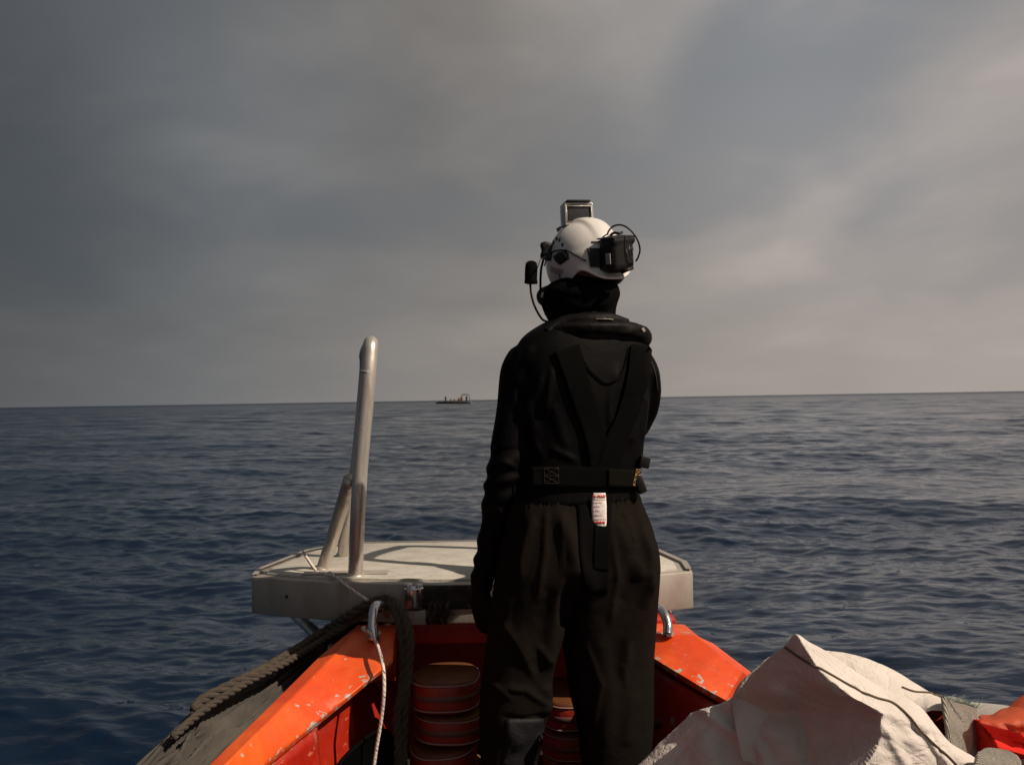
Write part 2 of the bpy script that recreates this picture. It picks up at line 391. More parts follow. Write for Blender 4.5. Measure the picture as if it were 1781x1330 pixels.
def tread_mat():
    m = bpy.data.materials.new('tread_pad'); m.use_nodes = True; t = NT(m.node_tree); b = t.n['Principled BSDF']
    c = t.add('ShaderNodeTexCoord').outputs['Object']
    wv = t.add('ShaderNodeTexWave', ins={'Vector': t.mapping(c, (1, 1, 1)), 'Scale': 11.0, 'Distortion': 2.5, 'Detail': 2.0, 'Detail Scale': 1.5}); wv.bands_direction = 'Y'
    a = t.mix(t.ramp(t.noise(c, 9, 6, .65), [(.4, 0.0), (.75, 1.0)]), (.56, .535, .47), (.36, .33, .28))
    a = t.mix(t.math('MULTIPLY', wv.outputs['Fac'], .5), a, (.34, .32, .28))
    a = t.mix(t.ramp(t.noise(c, 130, 3), [(.62, 0.0), (.7, .6)]), a, (.2, .18, .15))
    t.l.new(a, b.inputs['Base Color']); b.inputs['Roughness'].default_value = .85
    h = t.math('ADD', wv.outputs['Fac'], t.math('MULTIPLY', t.noise(c, 200, 3), .5))
    bn = t.add('ShaderNodeBump', ins={'Height': h, 'Distance': .004, 'Strength': .6}); t.l.new(bn.outputs[0], b.inputs['Normal'])
    return m
M['tread'] = tread_mat()
def bag_mat():
    m = bpy.data.materials.new('woven_white_bag'); m.use_nodes = True; t = NT(m.node_tree); b = t.n['Principled BSDF']
    c = t.add('ShaderNodeTexCoord').outputs['Object']
    a = t.mix(t.ramp(t.noise(c, 7, 6, .65), [(.35, 0.0), (.75, 1.0)]), (.72, .665, .61), (.60, .545, .49))
    w1 = t.add('ShaderNodeTexWave', ins={'Vector': c, 'Scale': 95.0, 'Distortion': 1.2, 'Detail': 2.0}); w1.bands_direction = 'Z'
    w2 = t.add('ShaderNodeTexWave', ins={'Vector': c, 'Scale': 95.0, 'Distortion': 1.2, 'Detail': 2.0}); w2.bands_direction = 'X'
    a = t.mix(t.math('MULTIPLY', w1.outputs['Fac'], .10), a, (.42, .36, .30))
    t.l.new(a, b.inputs['Base Color']); b.inputs['Roughness'].default_value = .75; b.inputs['Specular IOR Level'].default_value = .3
    h = t.math('ADD', t.math('MULTIPLY', t.math('ADD', w1.outputs['Fac'], w2.outputs['Fac']), .02), t.math('MULTIPLY', t.noise(t.mapping(c, (1, 1, 1.6)), 22, 4, .5, .6), .5))
    cr = t.math('ABSOLUTE', t.math('SUBTRACT', t.noise(t.mapping(c, (1, 1, 1.3)), 14, 3, .55, .4), .5)); cr2 = t.math('ABSOLUTE', t.math('SUBTRACT', t.noise(t.mapping(c, (1.2, 1, .8), (0, 0, .6)), 31, 2, .5, .3), .5))
    h = t.math('ADD', h, t.math('MULTIPLY', t.math('MINIMUM', cr, .06), 2.6)); h = t.math('ADD', h, t.math('MULTIPLY', t.math('MINIMUM', cr2, .05), 1.1))
    bn = t.add('ShaderNodeBump', ins={'Height': h, 'Distance': .01, 'Strength': .75}); t.l.new(bn.outputs[0], b.inputs['Normal'])
    tr = t.add('ShaderNodeBsdfTranslucent', ins={'Color': (.75, .55, .42, 1)})
    ms = t.add('ShaderNodeMixShader', ins={0: .07, 1: b.outputs[0], 2: tr.outputs[0]}); t.l.new(ms.outputs[0], t.n['Material Output'].inputs[0])
    return m
M['bag'] = bag_mat()
def whiteline_mat():
    m = bpy.data.materials.new('white_line_black_flecks'); m.use_nodes = True; t = NT(m.node_tree); b = t.n['Principled BSDF']
    c = t.add('ShaderNodeTexCoord').outputs['Object']
    s = t.add('ShaderNodeSeparateXYZ', ins={0: c})
    wv = t.math('SINE', t.math('ADD', t.math('MULTIPLY', s.outputs[2], 420.0), t.math('MULTIPLY', s.outputs[0], 500.0)))
    f = t.ramp(t.math('MULTIPLY', t.ramp(wv, [(.60, 0.0), (.75, 1.0)]), t.ramp(t.noise(c, 260, 2), [(.46, 0.0), (.52, 1.0)])), [(.4, 0.0), (.5, 1.0)])
    t.l.new(t.mix(f, (.70, .60, .52), (.03, .025, .025)), b.inputs['Base Color']); b.inputs['Roughness'].default_value = .8
    bn = t.add('ShaderNodeBump', ins={'Height': t.noise(c, 600, 2), 'Distance': .002, 'Strength': .6}); t.l.new(bn.outputs[0], b.inputs['Normal'])
    return m
M['line'] = whiteline_mat()
def film_mat():
    m = bpy.data.materials.new('translucent_orange_film'); m.use_nodes = True; t = NT(m.node_tree); b = t.n['Principled BSDF']
    b.inputs['Base Color'].default_value = (.62, .10, .035, 1); b.inputs['Roughness'].default_value = .6
    tr = t.add('ShaderNodeBsdfTransparent', ins={'Color': (1, .6, .45, 1)})
    ms = t.add('ShaderNodeMixShader', ins={0: .42, 1: b.outputs[0], 2: tr.outputs[0]}); t.l.new(ms.outputs[0], t.n['Material Output'].inputs[0])
    return m
M['film'] = film_mat()
def water_mat():
    m = bpy.data.materials.new('sea_water'); m.use_nodes = True; t = NT(m.node_tree); b = t.n['Principled BSDF']
    b.inputs['Base Color'].default_value = (.0022, .0095, .026, 1); b.inputs['Roughness'].default_value = .03
    b.inputs['IOR'].default_value = 1.34
    c = t.add('ShaderNodeTexCoord').outputs['Object']
    h1 = t.noise(t.mapping(c, (.8, 1.5, 1), (0, 0, R(8))), 6.0, 2, .5, .0)
    h2 = t.noise(t.mapping(c, (.6, 1.4, 1), (0, 0, R(-10))), 1.3, 2, .5, .0)
    b1 = t.add('ShaderNodeBump', ins={'Height': h2, 'Distance': .09, 'Strength': .8})
    b2 = t.add('ShaderNodeBump', ins={'Height': h1, 'Distance': .016, 'Strength': .9, 'Normal': b1.outputs[0]})
    t.l.new(b2.outputs[0], b.inputs['Normal'])
    # waves too small and far to be modelled: their slopes become surface roughness
    ln = t.add('ShaderNodeVectorMath', operation='LENGTH', ins={0: c})
    t.l.new(t.ramp(t.math('DIVIDE', ln.outputs['Value'], 1500.0), [(0.0, .015), (.03, .035), (.15, .14), (1.0, .34)]), b.inputs['Roughness'])
    return m
M['water'] = water_mat()

# ------------------------------------------------------------------ the sea
SEA = -0.5
def build_sea():
    th = np.r_[np.linspace(-180, -42, 60, endpoint=False), np.linspace(-42, 42, 760, endpoint=False), np.linspace(42, 180, 60, endpoint=False)]
    th = np.radians(th)
    r = [1.2]
    while r[-1] < 40000:
        q = .0036 if r[-1] < 80 else (.0065 if r[-1] < 1200 else .05)
        r.append(r[-1] * (1 + q))
    r = np.array(r); X = np.sin(th)[None] * r[:, None]; Yc = np.cos(th)[None] * r[:, None]
    Z = np.zeros_like(X); dX = np.zeros_like(X); dY = np.zeros_like(X)
    gust = np.ones_like(X); gg = np.random.default_rng(77)
    for k in range(9):
        L = 9 + 30 * gg.random(); a = gg.random() * 6.28; gust += .13 * np.sin((X * math.cos(a) * .6 + Yc * math.sin(a)) * 6.283 / L + gg.random() * 6 + 1.2 * np.sin(X * 6.283 / (L * 1.7) + k))
    gust = np.clip(gust, .45, 1.7)
    g = np.random.default_rng(21); n = 104; cell = np.gradient(r)[:, None]
    lam = np.exp(np.linspace(math.log(.14), math.log(16), n))
    for i in range(n):
        L = lam[i] * (1 + .1 * g.normal()); a = R(-84 + g.normal() * (26 if L > 2 else 40)); k = 2 * math.pi / L
        s = .037 if L < .6 else (.027 if L < 1.6 else (.0165 if L < 4 else .0105))
        fade = np.clip((L / cell - 2.2) / 2, 0, 1); amp = s / k * fade * (gust if L < 2.5 else (1.0 + 1.3 * np.clip((r[:, None] - 35) / 110, 0, 1)))
        ph = k * (X * math.cos(a) + Yc * math.sin(a)) + g.random() * 6.283
        grp = .62 + .38 * np.sin((X * math.cos(a + 1.1) + Yc * math.sin(a + 1.1)) * k * .13 + g.random() * 6) * np.sin((X * math.sin(a) - Yc * math.cos(a)) * k * .17 + g.random() * 6)
        Z += amp * grp * 1.35 * np.sin(ph); q = .9 * amp * grp * np.cos(ph); dX += q * math.cos(a); dY += q * math.sin(a)
    V = np.stack([X + dX, Yc + dY, Z + SEA], -1)
    nr, nt = X.shape; idx = np.arange(nr * nt).reshape(nr, nt)
    a = idx[:-1]; b2 = np.roll(idx, -1, axis=1)[:-1]; c = np.roll(idx, -1, axis=1)[1:]; d = idx[1:]
    Q = np.stack([a, b2, c, d], -1).reshape(-1, 4)[:, ::-1]
    me = bpy.data.meshes.new('water'); me.vertices.add(nr * nt); me.vertices.foreach_set('co', V.reshape(-1))
    me.loops.add(Q.size); me.loops.foreach_set('vertex_index', Q.reshape(-1)); me.polygons.add(len(Q))
    me.polygons.foreach_set('loop_start', np.arange(0, Q.size, 4)); me.polygons.foreach_set('loop_total', np.full(len(Q), 4))
    me.update(calc_edges=True); me.polygons.foreach_set('use_smooth', np.ones(len(Q), bool)); me.materials.append(M['water'])
    o = bpy.data.objects.new('water', me); COL.objects.link(o); o['kind'] = 'structure'
build_sea()

# ------------------------------------------------------------------ the boat we stand in
boat = thing('rescue_boat', 'open orange rescue boat with worn bow gunwales and pale metal bow platform', 'boat', (0, 2.0, 0))
def gunwale(A, B, C, wall_dx, hole=None):
    """A outer edge, B crest, C inner lip; lists of points"""
    A, B, C = [catmull(x, 10) for x in (A, B, C)]
    return A, B, C
def sheet_prism(L, inner):
    """closed prism through lists of edge lines L (each (n,3)), ring per station"""
    P = np.stack(L, 1); return rings(P, True)
# left gunwale
def line3(pts, z): return [atz(px, py, zz) for (px, py), zz in zip(pts, z)]
zs = [.53, .528, .50, .465, .42, .36, .30]
A = line3([(692, 1081), (622, 1086), (556, 1140), (471, 1224), (364, 1328), (215, 1480), (0, 1700)], [z - .012 for z in zs])
B = line3([(687, 1101), (612, 1106), (570, 1149), (507, 1214), (396, 1325), (250, 1468), (30, 1700)], zs)
Cc = line3([(684, 1149), (657, 1168), (620, 1199), (579, 1232), (461, 1328), (290, 1468), (90, 1640)], [z - .05 for z in zs])
def dens(P, n=9):
    P = np.array([list(p) for p in P]); out = []
    for i in range(len(P) - 1):
        for t in np.linspace(0, 1, n, endpoint=False): out.append(P[i] + (P[i + 1] - P[i]) * t)
    out.append(P[-1]); return np.array(out)
def gun_rings(a, b, c, c2, dn, a2):
    ks = (0, .15, .4, .65, .82, .93, 1.0); cols = [a] + [b + (c - b) * k for k in ks] + [c2, dn, a2]
    ed = [0.0] + [max(k, 0) if k else .0 for k in ks] + [1.0, 0, 0]
    return np.stack(cols, 1), np.tile(ed, len(a))
def set_edge(o, ed):
    at_ = o.data.attributes.new('edge', 'FLOAT', 'POINT'); at_.data.foreach_set('value', np.asarray(ed, dtype=np.float32))
def make_gunwale(A, B, Cc, side):
    a, b, c = dens(A, 8), dens(B, 8), dens(Cc, 8)
    c2 = c + np.array([side * .012, 0, -.022]); dn = c2 + np.array([side * .03, 0, -.02])
    a2 = a + np.array([side * -.02, 0, -.20]) * 1.0; a2[:, 0] = a[:, 0] + side * .01
    P, ed = gun_rings(a, b, c, c2, dn, a2); V, Fc = rings(P, True)
    return V, Fc, c2, ed
V, Fc, cl, ed = make_gunwale(A, B, Cc, -1)
gl = mesh_obj('gunwale', V, Fc, M['orange'], boat, sharp=25); set_edge(gl, ed); m = gl.modifiers.new('b', 'BEVEL'); m.width = .006; m.segments = 3; m.limit_method = 'ANGLE'; m.angle_limit = R(25)
gl['label'] = 'sunlit orange port gunwale with chipped inner edge'
# right gunwale
zr = [.53, .525, .49, .45, .40, .33]
Ar = line3([(1060, 1078), (1168, 1086), (1240, 1118), (1318, 1177), (1450, 1290), (1700, 1500)], [z - .02 for z in zr])
Br = line3([(1060, 1096), (1211, 1105), (1250, 1136), (1292, 1168), (1420, 1268), (1640, 1440)], zr)
Cr = line3([(1060, 1098), (1146, 1150), (1206, 1186), (1262, 1217), (1380, 1300), (1570, 1440)], [.50, .475, .44, .40, .35, .28])
a_, b_, c_ = [np.array([list(p) for p in L]) for L in (Ar, Br, Cr)]
def dens(P, n=9):
    out = []
    for i in range(len(P) - 1):
        for t in np.linspace(0, 1, n, endpoint=False): out.append(P[i] + (P[i + 1] - P[i]) * t)
    out.append(P[-1]); return np.array(out)
a_, b_, c_ = dens(a_), dens(b_), dens(c_)
a_[:, 0] = np.maximum(a_[:, 0], b_[:, 0] + .004)
c2 = c_ + np.array([.012, 0, -.022]); dn = c2 + np.array([.03, 0, -.02]); a2 = a_ + np.array([-.01, 0, -.2])
P, ed = gun_rings(a_, b_, c_, c2, dn, a2); V, Fc = rings(P, True)
gr = mesh_obj('gunwale', V, Fc, M['orange'], boat, sharp=25); set_edge(gr, ed); gr['label'] = 'orange starboard gunwale with flaked paint'
m = gr.modifiers.new('b', 'BEVEL'); m.width = .006; m.segments = 3; m.limit_method = 'ANGLE'; m.angle_limit = R(25)
# inner side walls
def side_wall(top, dx, zb, label):
    top = np.array(top); n = len(top); rows = []
    for k in np.linspace(0, 1, 14):
        q = top.copy(); q[:, 2] = top[:, 2] * (1 - k) + zb * k; q[:, 0] += dx * k; rows.append(q)
    P = np.array(rows); V, Fc = grid(P)
    o = mesh_obj('side_wall', V, Fc, M['red_in'], boat); s = o.modifiers.new('s', 'SOLIDIFY'); s.thickness = .012; s.offset = 0
    return o
pxc, _ = proj(cl); rec = np.clip((pxc - 560) / 6.0, 0, 1)
wtop = cl + np.array([-.015, 0, -.012]); wtop[:, 0] -= .11 * rec
ii = np.argsort(pxc); wden = dens(wtop, 3)
pxd, _ = proj(dens(cl, 3)); wden[:, 0] = dens(cl, 3)[:, 0] - .015 - .11 * (pxd > 560)
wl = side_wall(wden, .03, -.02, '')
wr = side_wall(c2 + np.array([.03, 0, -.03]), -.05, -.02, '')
# the dark oval locker opening in the port wall
def patch_disc(name, c, ux, uy, a, b, m, depth, parent, n=40, pw=2.6):
    t = np.linspace(0, 2 * np.pi, n, endpoint=False); cs, sn = np.cos(t), np.sin(t)
    x = a * np.sign(cs) * abs(cs) ** (2 / pw); y = b * np.sign(sn) * abs(sn) ** (2 / pw)
    c = np.array(c); ux = np.array(ux); uy = np.array(uy); nn = np.cross(ux, uy)
    P = np.array([[c + ux * x[i] * k + uy * y[i] * k + nn * d for i in range(n)] for k, d in ((1.06, 0), (1.06, depth), (.98, depth), (.95, depth * .1))])
    V, Fc = rings(P, True); return mesh_obj(name, V, Fc, m, parent)
wlt = bvh(*grid(np.array([np.c_[cl[:, 0] - .005 + .03 * k, cl[:, 1], cl[:, 2] * (1 - k) - .02 * k] for k in np.linspace(0, 1, 14)])))
hc = hit(wlt, 622, 1372, 0)
hc = hc if hc is not None else at(622, 1372, 2.7)
dirw = Vector(tuple(cl[0] - cl[14])).normalized()
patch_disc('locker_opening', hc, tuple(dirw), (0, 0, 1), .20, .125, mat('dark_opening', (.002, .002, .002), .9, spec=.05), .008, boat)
# bow: transverse beam, bulkhead, deck, hull skin
bx0, bx1 = at(690, 1084, 3.38), at(1100, 1078, 3.38)
V, Fc = box((bx0 + bx1) / 2 + Vector((0, .02, -.035)), ((bx1 - bx0).length + .1, .05, .065), bev=.006)
mesh_obj('bow_beam', V, Fc, M['red_in'], boat, sharp=30)
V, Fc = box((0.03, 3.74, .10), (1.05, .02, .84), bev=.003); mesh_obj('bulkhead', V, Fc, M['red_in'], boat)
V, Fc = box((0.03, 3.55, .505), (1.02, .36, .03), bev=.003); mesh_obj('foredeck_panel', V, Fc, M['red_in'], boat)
dk = [(-.62, 3.74, 0), (.68, 3.74, 0), (.86, 2.6, 0), (1.0, 1.0, 0), (1.05, -1.0, 0), (-1.05, -1.0, 0), (-.95, 1.0, 0), (-.78, 2.6, 0)]
V, Fc = prism(dk, .05); mesh_obj('deck', V, Fc, M['darkdeck'], boat, smooth=False)
def hull_side(top, bot):
    t, b = catmull(top, 8), catmull(bot, 8); P = np.array([t * (1 - k) + b * k + np.array([0, 0, -.0]) for k in np.linspace(0, 1, 8)])
    return grid(P)
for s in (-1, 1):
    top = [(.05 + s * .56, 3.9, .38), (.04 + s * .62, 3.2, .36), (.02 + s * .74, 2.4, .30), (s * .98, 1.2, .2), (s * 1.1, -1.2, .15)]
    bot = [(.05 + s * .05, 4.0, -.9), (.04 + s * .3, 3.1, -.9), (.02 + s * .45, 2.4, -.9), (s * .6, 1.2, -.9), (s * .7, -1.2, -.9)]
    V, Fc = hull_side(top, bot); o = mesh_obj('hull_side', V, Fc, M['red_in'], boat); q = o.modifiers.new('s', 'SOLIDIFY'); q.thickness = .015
V, Fc = box((.05, 3.98, -.2), (1.08, .03, 1.15), bev=.004); mesh_obj('bow_transom', V, Fc, M['orange'], boat)
# inflatable side tubes: grey fabric covering with lengthwise folds
def side_tube(U, Ys, rad, nx, label, seed, m=None):
    P = catmull([at(px + nx[0] * r * F / Y, py + nx[1] * r * F / Y, Y) for (px, py), Y, r in zip(U, Ys, rad)], 12)
    rr = np.interp(np.linspace(0, 1, len(P)), np.linspace(0, 1, len(rad)), rad)
    T, N, B = frames(P); seg = 90; a = np.linspace(0, 2 * np.pi, seg, endpoint=False); s = np.linspace(0, 1, len(P))
    fold = np.zeros((len(P), seg)); g = np.random.default_rng(seed)
    for k in range(7):
        a0 = g.random() * 6.28; dr = g.normal() * 1.1; wdt = .10 + .12 * g.random(); am = g.choice([-1, 1]) * (.05 + .05 * g.random())
        dd = (a[None] - a0 - dr * s[:, None] - .25 * np.sin(s[:, None] * 9 + k) + np.pi) % (2 * np.pi) - np.pi
        fold += am * np.exp(-(dd / wdt) ** 2)
    Q = P[:, None] + (rr[:, None] * (1 + fold))[:, :, None] * (np.cos(a)[None, :, None] * N[:, None] + np.sin(a)[None, :, None] * B[:, None])
    V, Fc = rings(Q, True); V = V + vnormals(V, Fc) * (vnoise(V, 16, seed, 2) * .008)[:, None]
    o = mesh_obj('side_tube', V, Fc, m or M['cover'], boat); o['label'] = label; return V, Fc
U = [atz(-60, 1620, .30), atz(100, 1450, .33), atz(236, 1328, .36), atz(300, 1268, .372), atz(345, 1230, .38), atz(430, 1190, .41), atz(520, 1142, .44), atz(600, 1100, .465), atz(640, 1082, .47)]
E_ = [atz(0, 1700, 0.195), atz(215, 1484, 0.245), atz(330, 1366, 0.290), atz(380, 1316, 0.315), atz(430, 1268, 0.335), atz(500, 1200, 0.365), atz(560, 1142, 0.387), atz(612, 1096, 0.405), atz(640, 1088, 0.415)]
Uc, Ec = catmull(U, 22), catmull(E_, 22); nst = len(Uc); rows = []; sN = np.linspace(0, 1, nst)
g = np.random.default_rng(3); fl = [(g.random() * .9, g.normal() * .35, .022 + .03 * g.random(), .010 + .018 * g.random()) for k in range(18)]
for i in range(91):
    v = i / 90
    if v < .62:
        k = v / .62; P = Ec + (Uc - Ec) * k; P[:, 2] -= .03 * math.sin(math.pi * k) * (1 - k)
        for c0, sl_, wd, am in fl:
            P[:, 2] += am * np.exp(-((k - c0 - sl_ * (sN - .5) - .04 * np.sin(sN * 17 + c0 * 20)) / wd) ** 2) * min(1, k * 6) * np.clip((1 - k) * 3, 0, 1)
    else:
        k = (v - .62) / .38; P = Uc.copy(); P[:, 0] -= .05 * math.sin(min(1, k * 2.2) * math.pi / 2) - .16 * k * k; P[:, 2] -= .9 * k ** 1.5
    rows.append(P)
V, Fc = grid(np.array(rows)); N = vnormals(V, Fc); V = V + N * (vnoise(V, 14, 5, 2) * .005 + (1 - np.abs(vnoise(V, 12, 58, 1)) * 2.4).clip(-1, 1) ** 3 * .0025)[:, None]
sc_ = mesh_obj('side_cover', V, Fc, M['cover'], boat); q = sc_.modifiers.new('s', 'SOLIDIFY'); q.thickness = .006; sc_['label'] = 'wrinkled grey fabric cover draped over the port side'
tr_ = side_tube([(2100, 1330), (1900, 1262), (1740, 1228), (1560, 1215), (1400, 1200)], [2.3, 2.7, 2.95, 3.1, 3.3], [.17, .16, .15, .12, .09], (-.2, .97), 'pale starboard side tube', 9, mat('pale_tube', (.42, .39, .34), .7, bump=.2))
# handles
def handle(pts, r, lab):
    V, Fc = tube(pts, r, 20, 10); 
    for p in (pts[0], pts[-1]):
        V2, F2 = tube([Vector(p) + Vector((0, 0, -.004)), Vector(p) + Vector((0, 0, .003))], r * 1.35, 20, 2, smooth=False); V, Fc = join([(V, Fc), (V2, F2)])
    o = mesh_obj('grab_handle', V, Fc, M['steel'], boat, sharp=50); o['label'] = lab
handle([atz(650, 1108, .53), at(648, 1086, 3.15), at(650, 1063, 3.16), at(655, 1053, 3.19), at(664, 1053, 3.26), at(672, 1060, 3.34), at(676, 1083, 3.38)], .0155, 'steel grab handle on port gunwale end')
handle([atz(1161, 1102, .53), at(1161, 1085, 3.14), at(1154, 1066, 3.17), at(1140, 1055, 3.22), at(1124, 1053, 3.3), at(1112, 1060, 3.38), at(1108, 1085, 3.42)], .015, 'steel grab handle on starboard gunwale end')

# bow platform, a thick plate with a rounded nose, and its two hoops
PZ = .66
pl = mesh_obj
near = [(437, 1002), (500, 1008), (570, 1012), (650, 1014), (760, 1016), (870, 1015), (1000, 1009), (1100, 1002), (1205, 993)]
nearP = [atz(px, py, PZ) for px, py in near]; xm = (nearP[0].x + nearP[-1].x) / 2
farL = [atz(600, 946, PZ), atz(530, 959, PZ), atz(446, 992, PZ)]
farR = [Vector((2 * xm - p.x, p.y, p.z)) for p in farL][::-1]
out = nearP + farR + farL
out = [Vector((p.x, p.y, PZ)) for p in out]
plat = mesh_obj('bow_platform', *prism(out, .13, .006), M['alu'], boat, sharp=30)
cx = Vector((xm, 3.8, PZ)); ins = []
for p in out:
    d = p - cx; L = d.length; q = cx + d * ((L - .055) / L); ins.append(Vector((q.x, q.y, PZ + .008)))
V, Fc = prism(ins, .008 + .003, .002)
mesh_obj('tread_panel', V, Fc, M['tread'], plat, sharp=30)
# raised rim along the nose of the platform
rim = [p + Vector((0, 0, .006)) for p in (out[0:1] + farL[::-1] + farR[::-1] + out[8:9])]
rimP = dens(np.array([list(p) for p in rim]), 6)
cc = np.array([xm, 3.8, 0]); dirn = (cc - rimP) * [1, 1, 0]; dirn /= np.linalg.norm(dirn, axis=1)[:, None]
Q = np.stack([rimP + dirn * .004, rimP + dirn * .004 + [0, 0, .003], rimP + dirn * .026 + [0, 0, .003], rimP + dirn * .022], 1)
mesh_obj('rim', *rings(Q), M['alu'], plat, sharp=30)
def hoop(mir):
    def X(p):
        p = Vector(p); return Vector((2 * xm - p.x, p.y, p.z)) if mir else p
    n0 = atz(618, 1005, PZ); r0 = atz(597, 970, PZ)
    nt = at(645, 600, 3.47); rt = Vector((nt.x - .072, 3.83, nt.z - .01))
    mid = at(628, 800, 3.42)
    top = [X(n0), X(at(622, 900, 3.41)), X(mid), X(at(638, 690, 3.44)), X(at(643, 625, 3.46)), X(at(645, 598, 3.49)), X((nt.x - .022, 3.60, nt.z + .006)), X((rt.x + .015, 3.74, rt.z - .012)), X((rt.x, 3.83, rt.z - .08)), X(at(622, 800, 3.86)), X(at(606, 900, 3.865)), X(r0)]
    o = mesh_obj('hoop_rail', *tube(top, .0255, 24, 12), M['pole'], plat)
    mesh_obj('brace_pole', *tube([X(atz(560, 993, PZ)), X(at(583, 920, 3.58)), X(at(609, 832, 3.44))], .0235, 20, 8), M['pole'], plat)
    for p, rr in ((n0, .034), (r0, .032), (atz(560, 993, PZ), .032)):
        p = X(p); mesh_obj('weld_collar', *tube([p + Vector((0, 0, .002)), p + Vector((0, 0, .010)), p + Vector((0, 0, .02))], [rr, rr * .9, .026], 24, 3, smooth=False), M['pole'], plat)
    a0 = X(at(640, 645, 3.452)); a1 = X(at(639.5, 649, 3.452))
    mesh_obj('joint_sleeve', *tube([a0, a1], .0272, 24, 2, smooth=False), M['pole'], plat)
hoop(False); hoop(True)
# shallow bolt plate at the foot of the poles, bolt holes in the side faces, struts
V, Fc = box(atz(600, 1003, PZ) + Vector((0, .02, .0115)), (.30, .055, .006), bev=.002); mesh_obj('foot_plate', V, Fc, M['alu'], plat)
for px, py, Y in ((499, 1037, 3.47), (1143.5, 1033, 3.44)):
    p = at(px, py, Y)
    n0 = nearP[1] if px < 800 else nearP[7]
    hole = at(px, py, n0.y - .003 if px < 800 else nearP[7].y + .004)
    t2 = bvh(*prism(out, .13)); q = hit(t2, px, py, .0015); q = q if q is not None else hole
    mesh_obj('bolt_hole', *tube([q + Vector((0, .004, 0)), q - Vector((0, .0015, 0))], .0052, 14, 2, smooth=False), M['rubber'], plat)
for pts, rr in (([at(512, 1066, 3.85), at(548, 1100, 3.55), at(575, 1130, 3.42)], .022), ([at(1158, 1062, 3.8), at(1146, 1088, 3.5), at(1130, 1120, 3.38)], .022)):
    mesh_obj('strut', *tube(pts, rr, 18, 6), M['pole'], boat)
# fairlead roller, bracket and fender block on the front of the platform
c0 = at(720, 1038, 3.30)
mesh_obj('fairlead_roller', *tube([c0 + Vector((0, 0, -.034)), c0 + Vector((0, 0, -.03)), c0 + Vector((0, 0, .03)), c0 + Vector((0, 0, .033))], [.030, .033, .033, .030], 28, 3, smooth=False), M['steel'], boat, sharp=40)
mesh_obj('roller_pin', *join([tube([c0 + Vector((-.018, 0, .033)), c0 + Vector((-.018, 0, .045))], .012, 8, 2, smooth=False), tube([c0 + Vector((.016, 0, .033)), c0 + Vector((.016, 0, .043))], .011, 8, 2, smooth=False)]), M['steel'], boat)
mesh_obj('mount_block', *box(at(722, 1071, 3.31), (.078, .06, .048), bev=.004), M['alu'], boat, sharp=30)
mesh_obj('bow_fender', *box(at(905, 1036, 3.318), (.66, .035, .080), bev=.014), mat('woven_rope_mat', (.12, .096, .072), .95, weave=1.0, wscale=700, bump=1.2, bscale=150, col2=(.035, .028, .02), vscale=14), boat)
mesh_obj('latch_plate', *box(at(806, 1054, 3.325), (.062, .012, .014), bev=.002), M['alu'], boat)
# small text plate on the starboard inner wall
wv_ = np.array([list(wr.location + v.co) for v in wr.data.vertices]); wt_ = bvh(wv_, [tuple(p.vertices) for p in wr.data.polygons])
q4 = [hit(wt_, px, py, .008) for px, py in ((1140, 1250), (1176, 1246), (1176, 1262), (1140, 1267))]
if all(q is not None for q in q4):
    o_ = mesh_obj('warning_plate', [tuple(q) for q in q4], [(0, 1, 2, 3)], mat('dim_plate', (.16, .10, .09), .7), boat); q = o_.modifiers.new('s', 'SOLIDIFY'); q.thickness = .002

# ------------------------------------------------------------------ ropes
def rope_thing(name, parts, m, label, cat='rope', group=None):
    o = mesh_obj(name, *join(parts), m); return tag(o, label, cat, group)
pr = [atz(338, 1237, .425), atz(352, 1217, .435), atz(400, 1192, .455), atz(450, 1168, .47), atz(510, 1133, .48), atz(565, 1097, .495), at(612, 1066, 3.29), at(650, 1047, 3.29), at(678, 1043, 3.29), at(700, 1064, 3.2), at(712, 1105, 3.14), at(711, 1150, 3.13), at(706, 1200, 3.1), at(702, 1250, 3.08), at(700, 1300, 3.06), at(703, 1420, 3.04)]
pr2 = [atz(555, 1110, .47), at(606, 1082, 3.32), at(648, 1062, 3.29), at(680, 1053, 3.25), at(694, 1080, 3.18), at(700, 1120, 3.14), at(700, 1170, 3.12), at(697, 1205, 3.09), at(690, 1250, 3.06), at(692, 1300, 3.04), at(690, 1420, 3.02)]
parts = [twisted_rope(pr, .0155, 3), twisted_rope(pr2, .0135, 3)]
# short frayed fibres
def fibres(path, n, L, r, seed):
    g = np.random.default_rng(seed); P = catmull(path, 12); out = []
    for k in range(n):
        p = P[g.integers(len(P))]; d = g.normal(size=3); d /= np.linalg.norm(d); q = p + d * .014; 
        out.append(tube([q, q + d * L * .5 + g.normal(size=3) * L * .2, q + d * L + g.normal(size=3) * L * .4], [r, r * .5], 3, 2))
    return out
parts += fibres(pr, 260, .014, .0007, 3) + fibres(pr2, 200, .014, .0007, 4)
pr3 = [atz(300, 1282, .40), atz(352, 1236, .425), atz(430, 1186, .455), atz(500, 1150, .475), atz(560, 1113, .49), at(606, 1085, 3.31)]
parts += [twisted_rope(pr3, .011, 3)]
rope_thing('mooring_rope', parts, M['rope'], 'thick grey-brown mooring rope draped over the port gunwale and hanging into the bow')
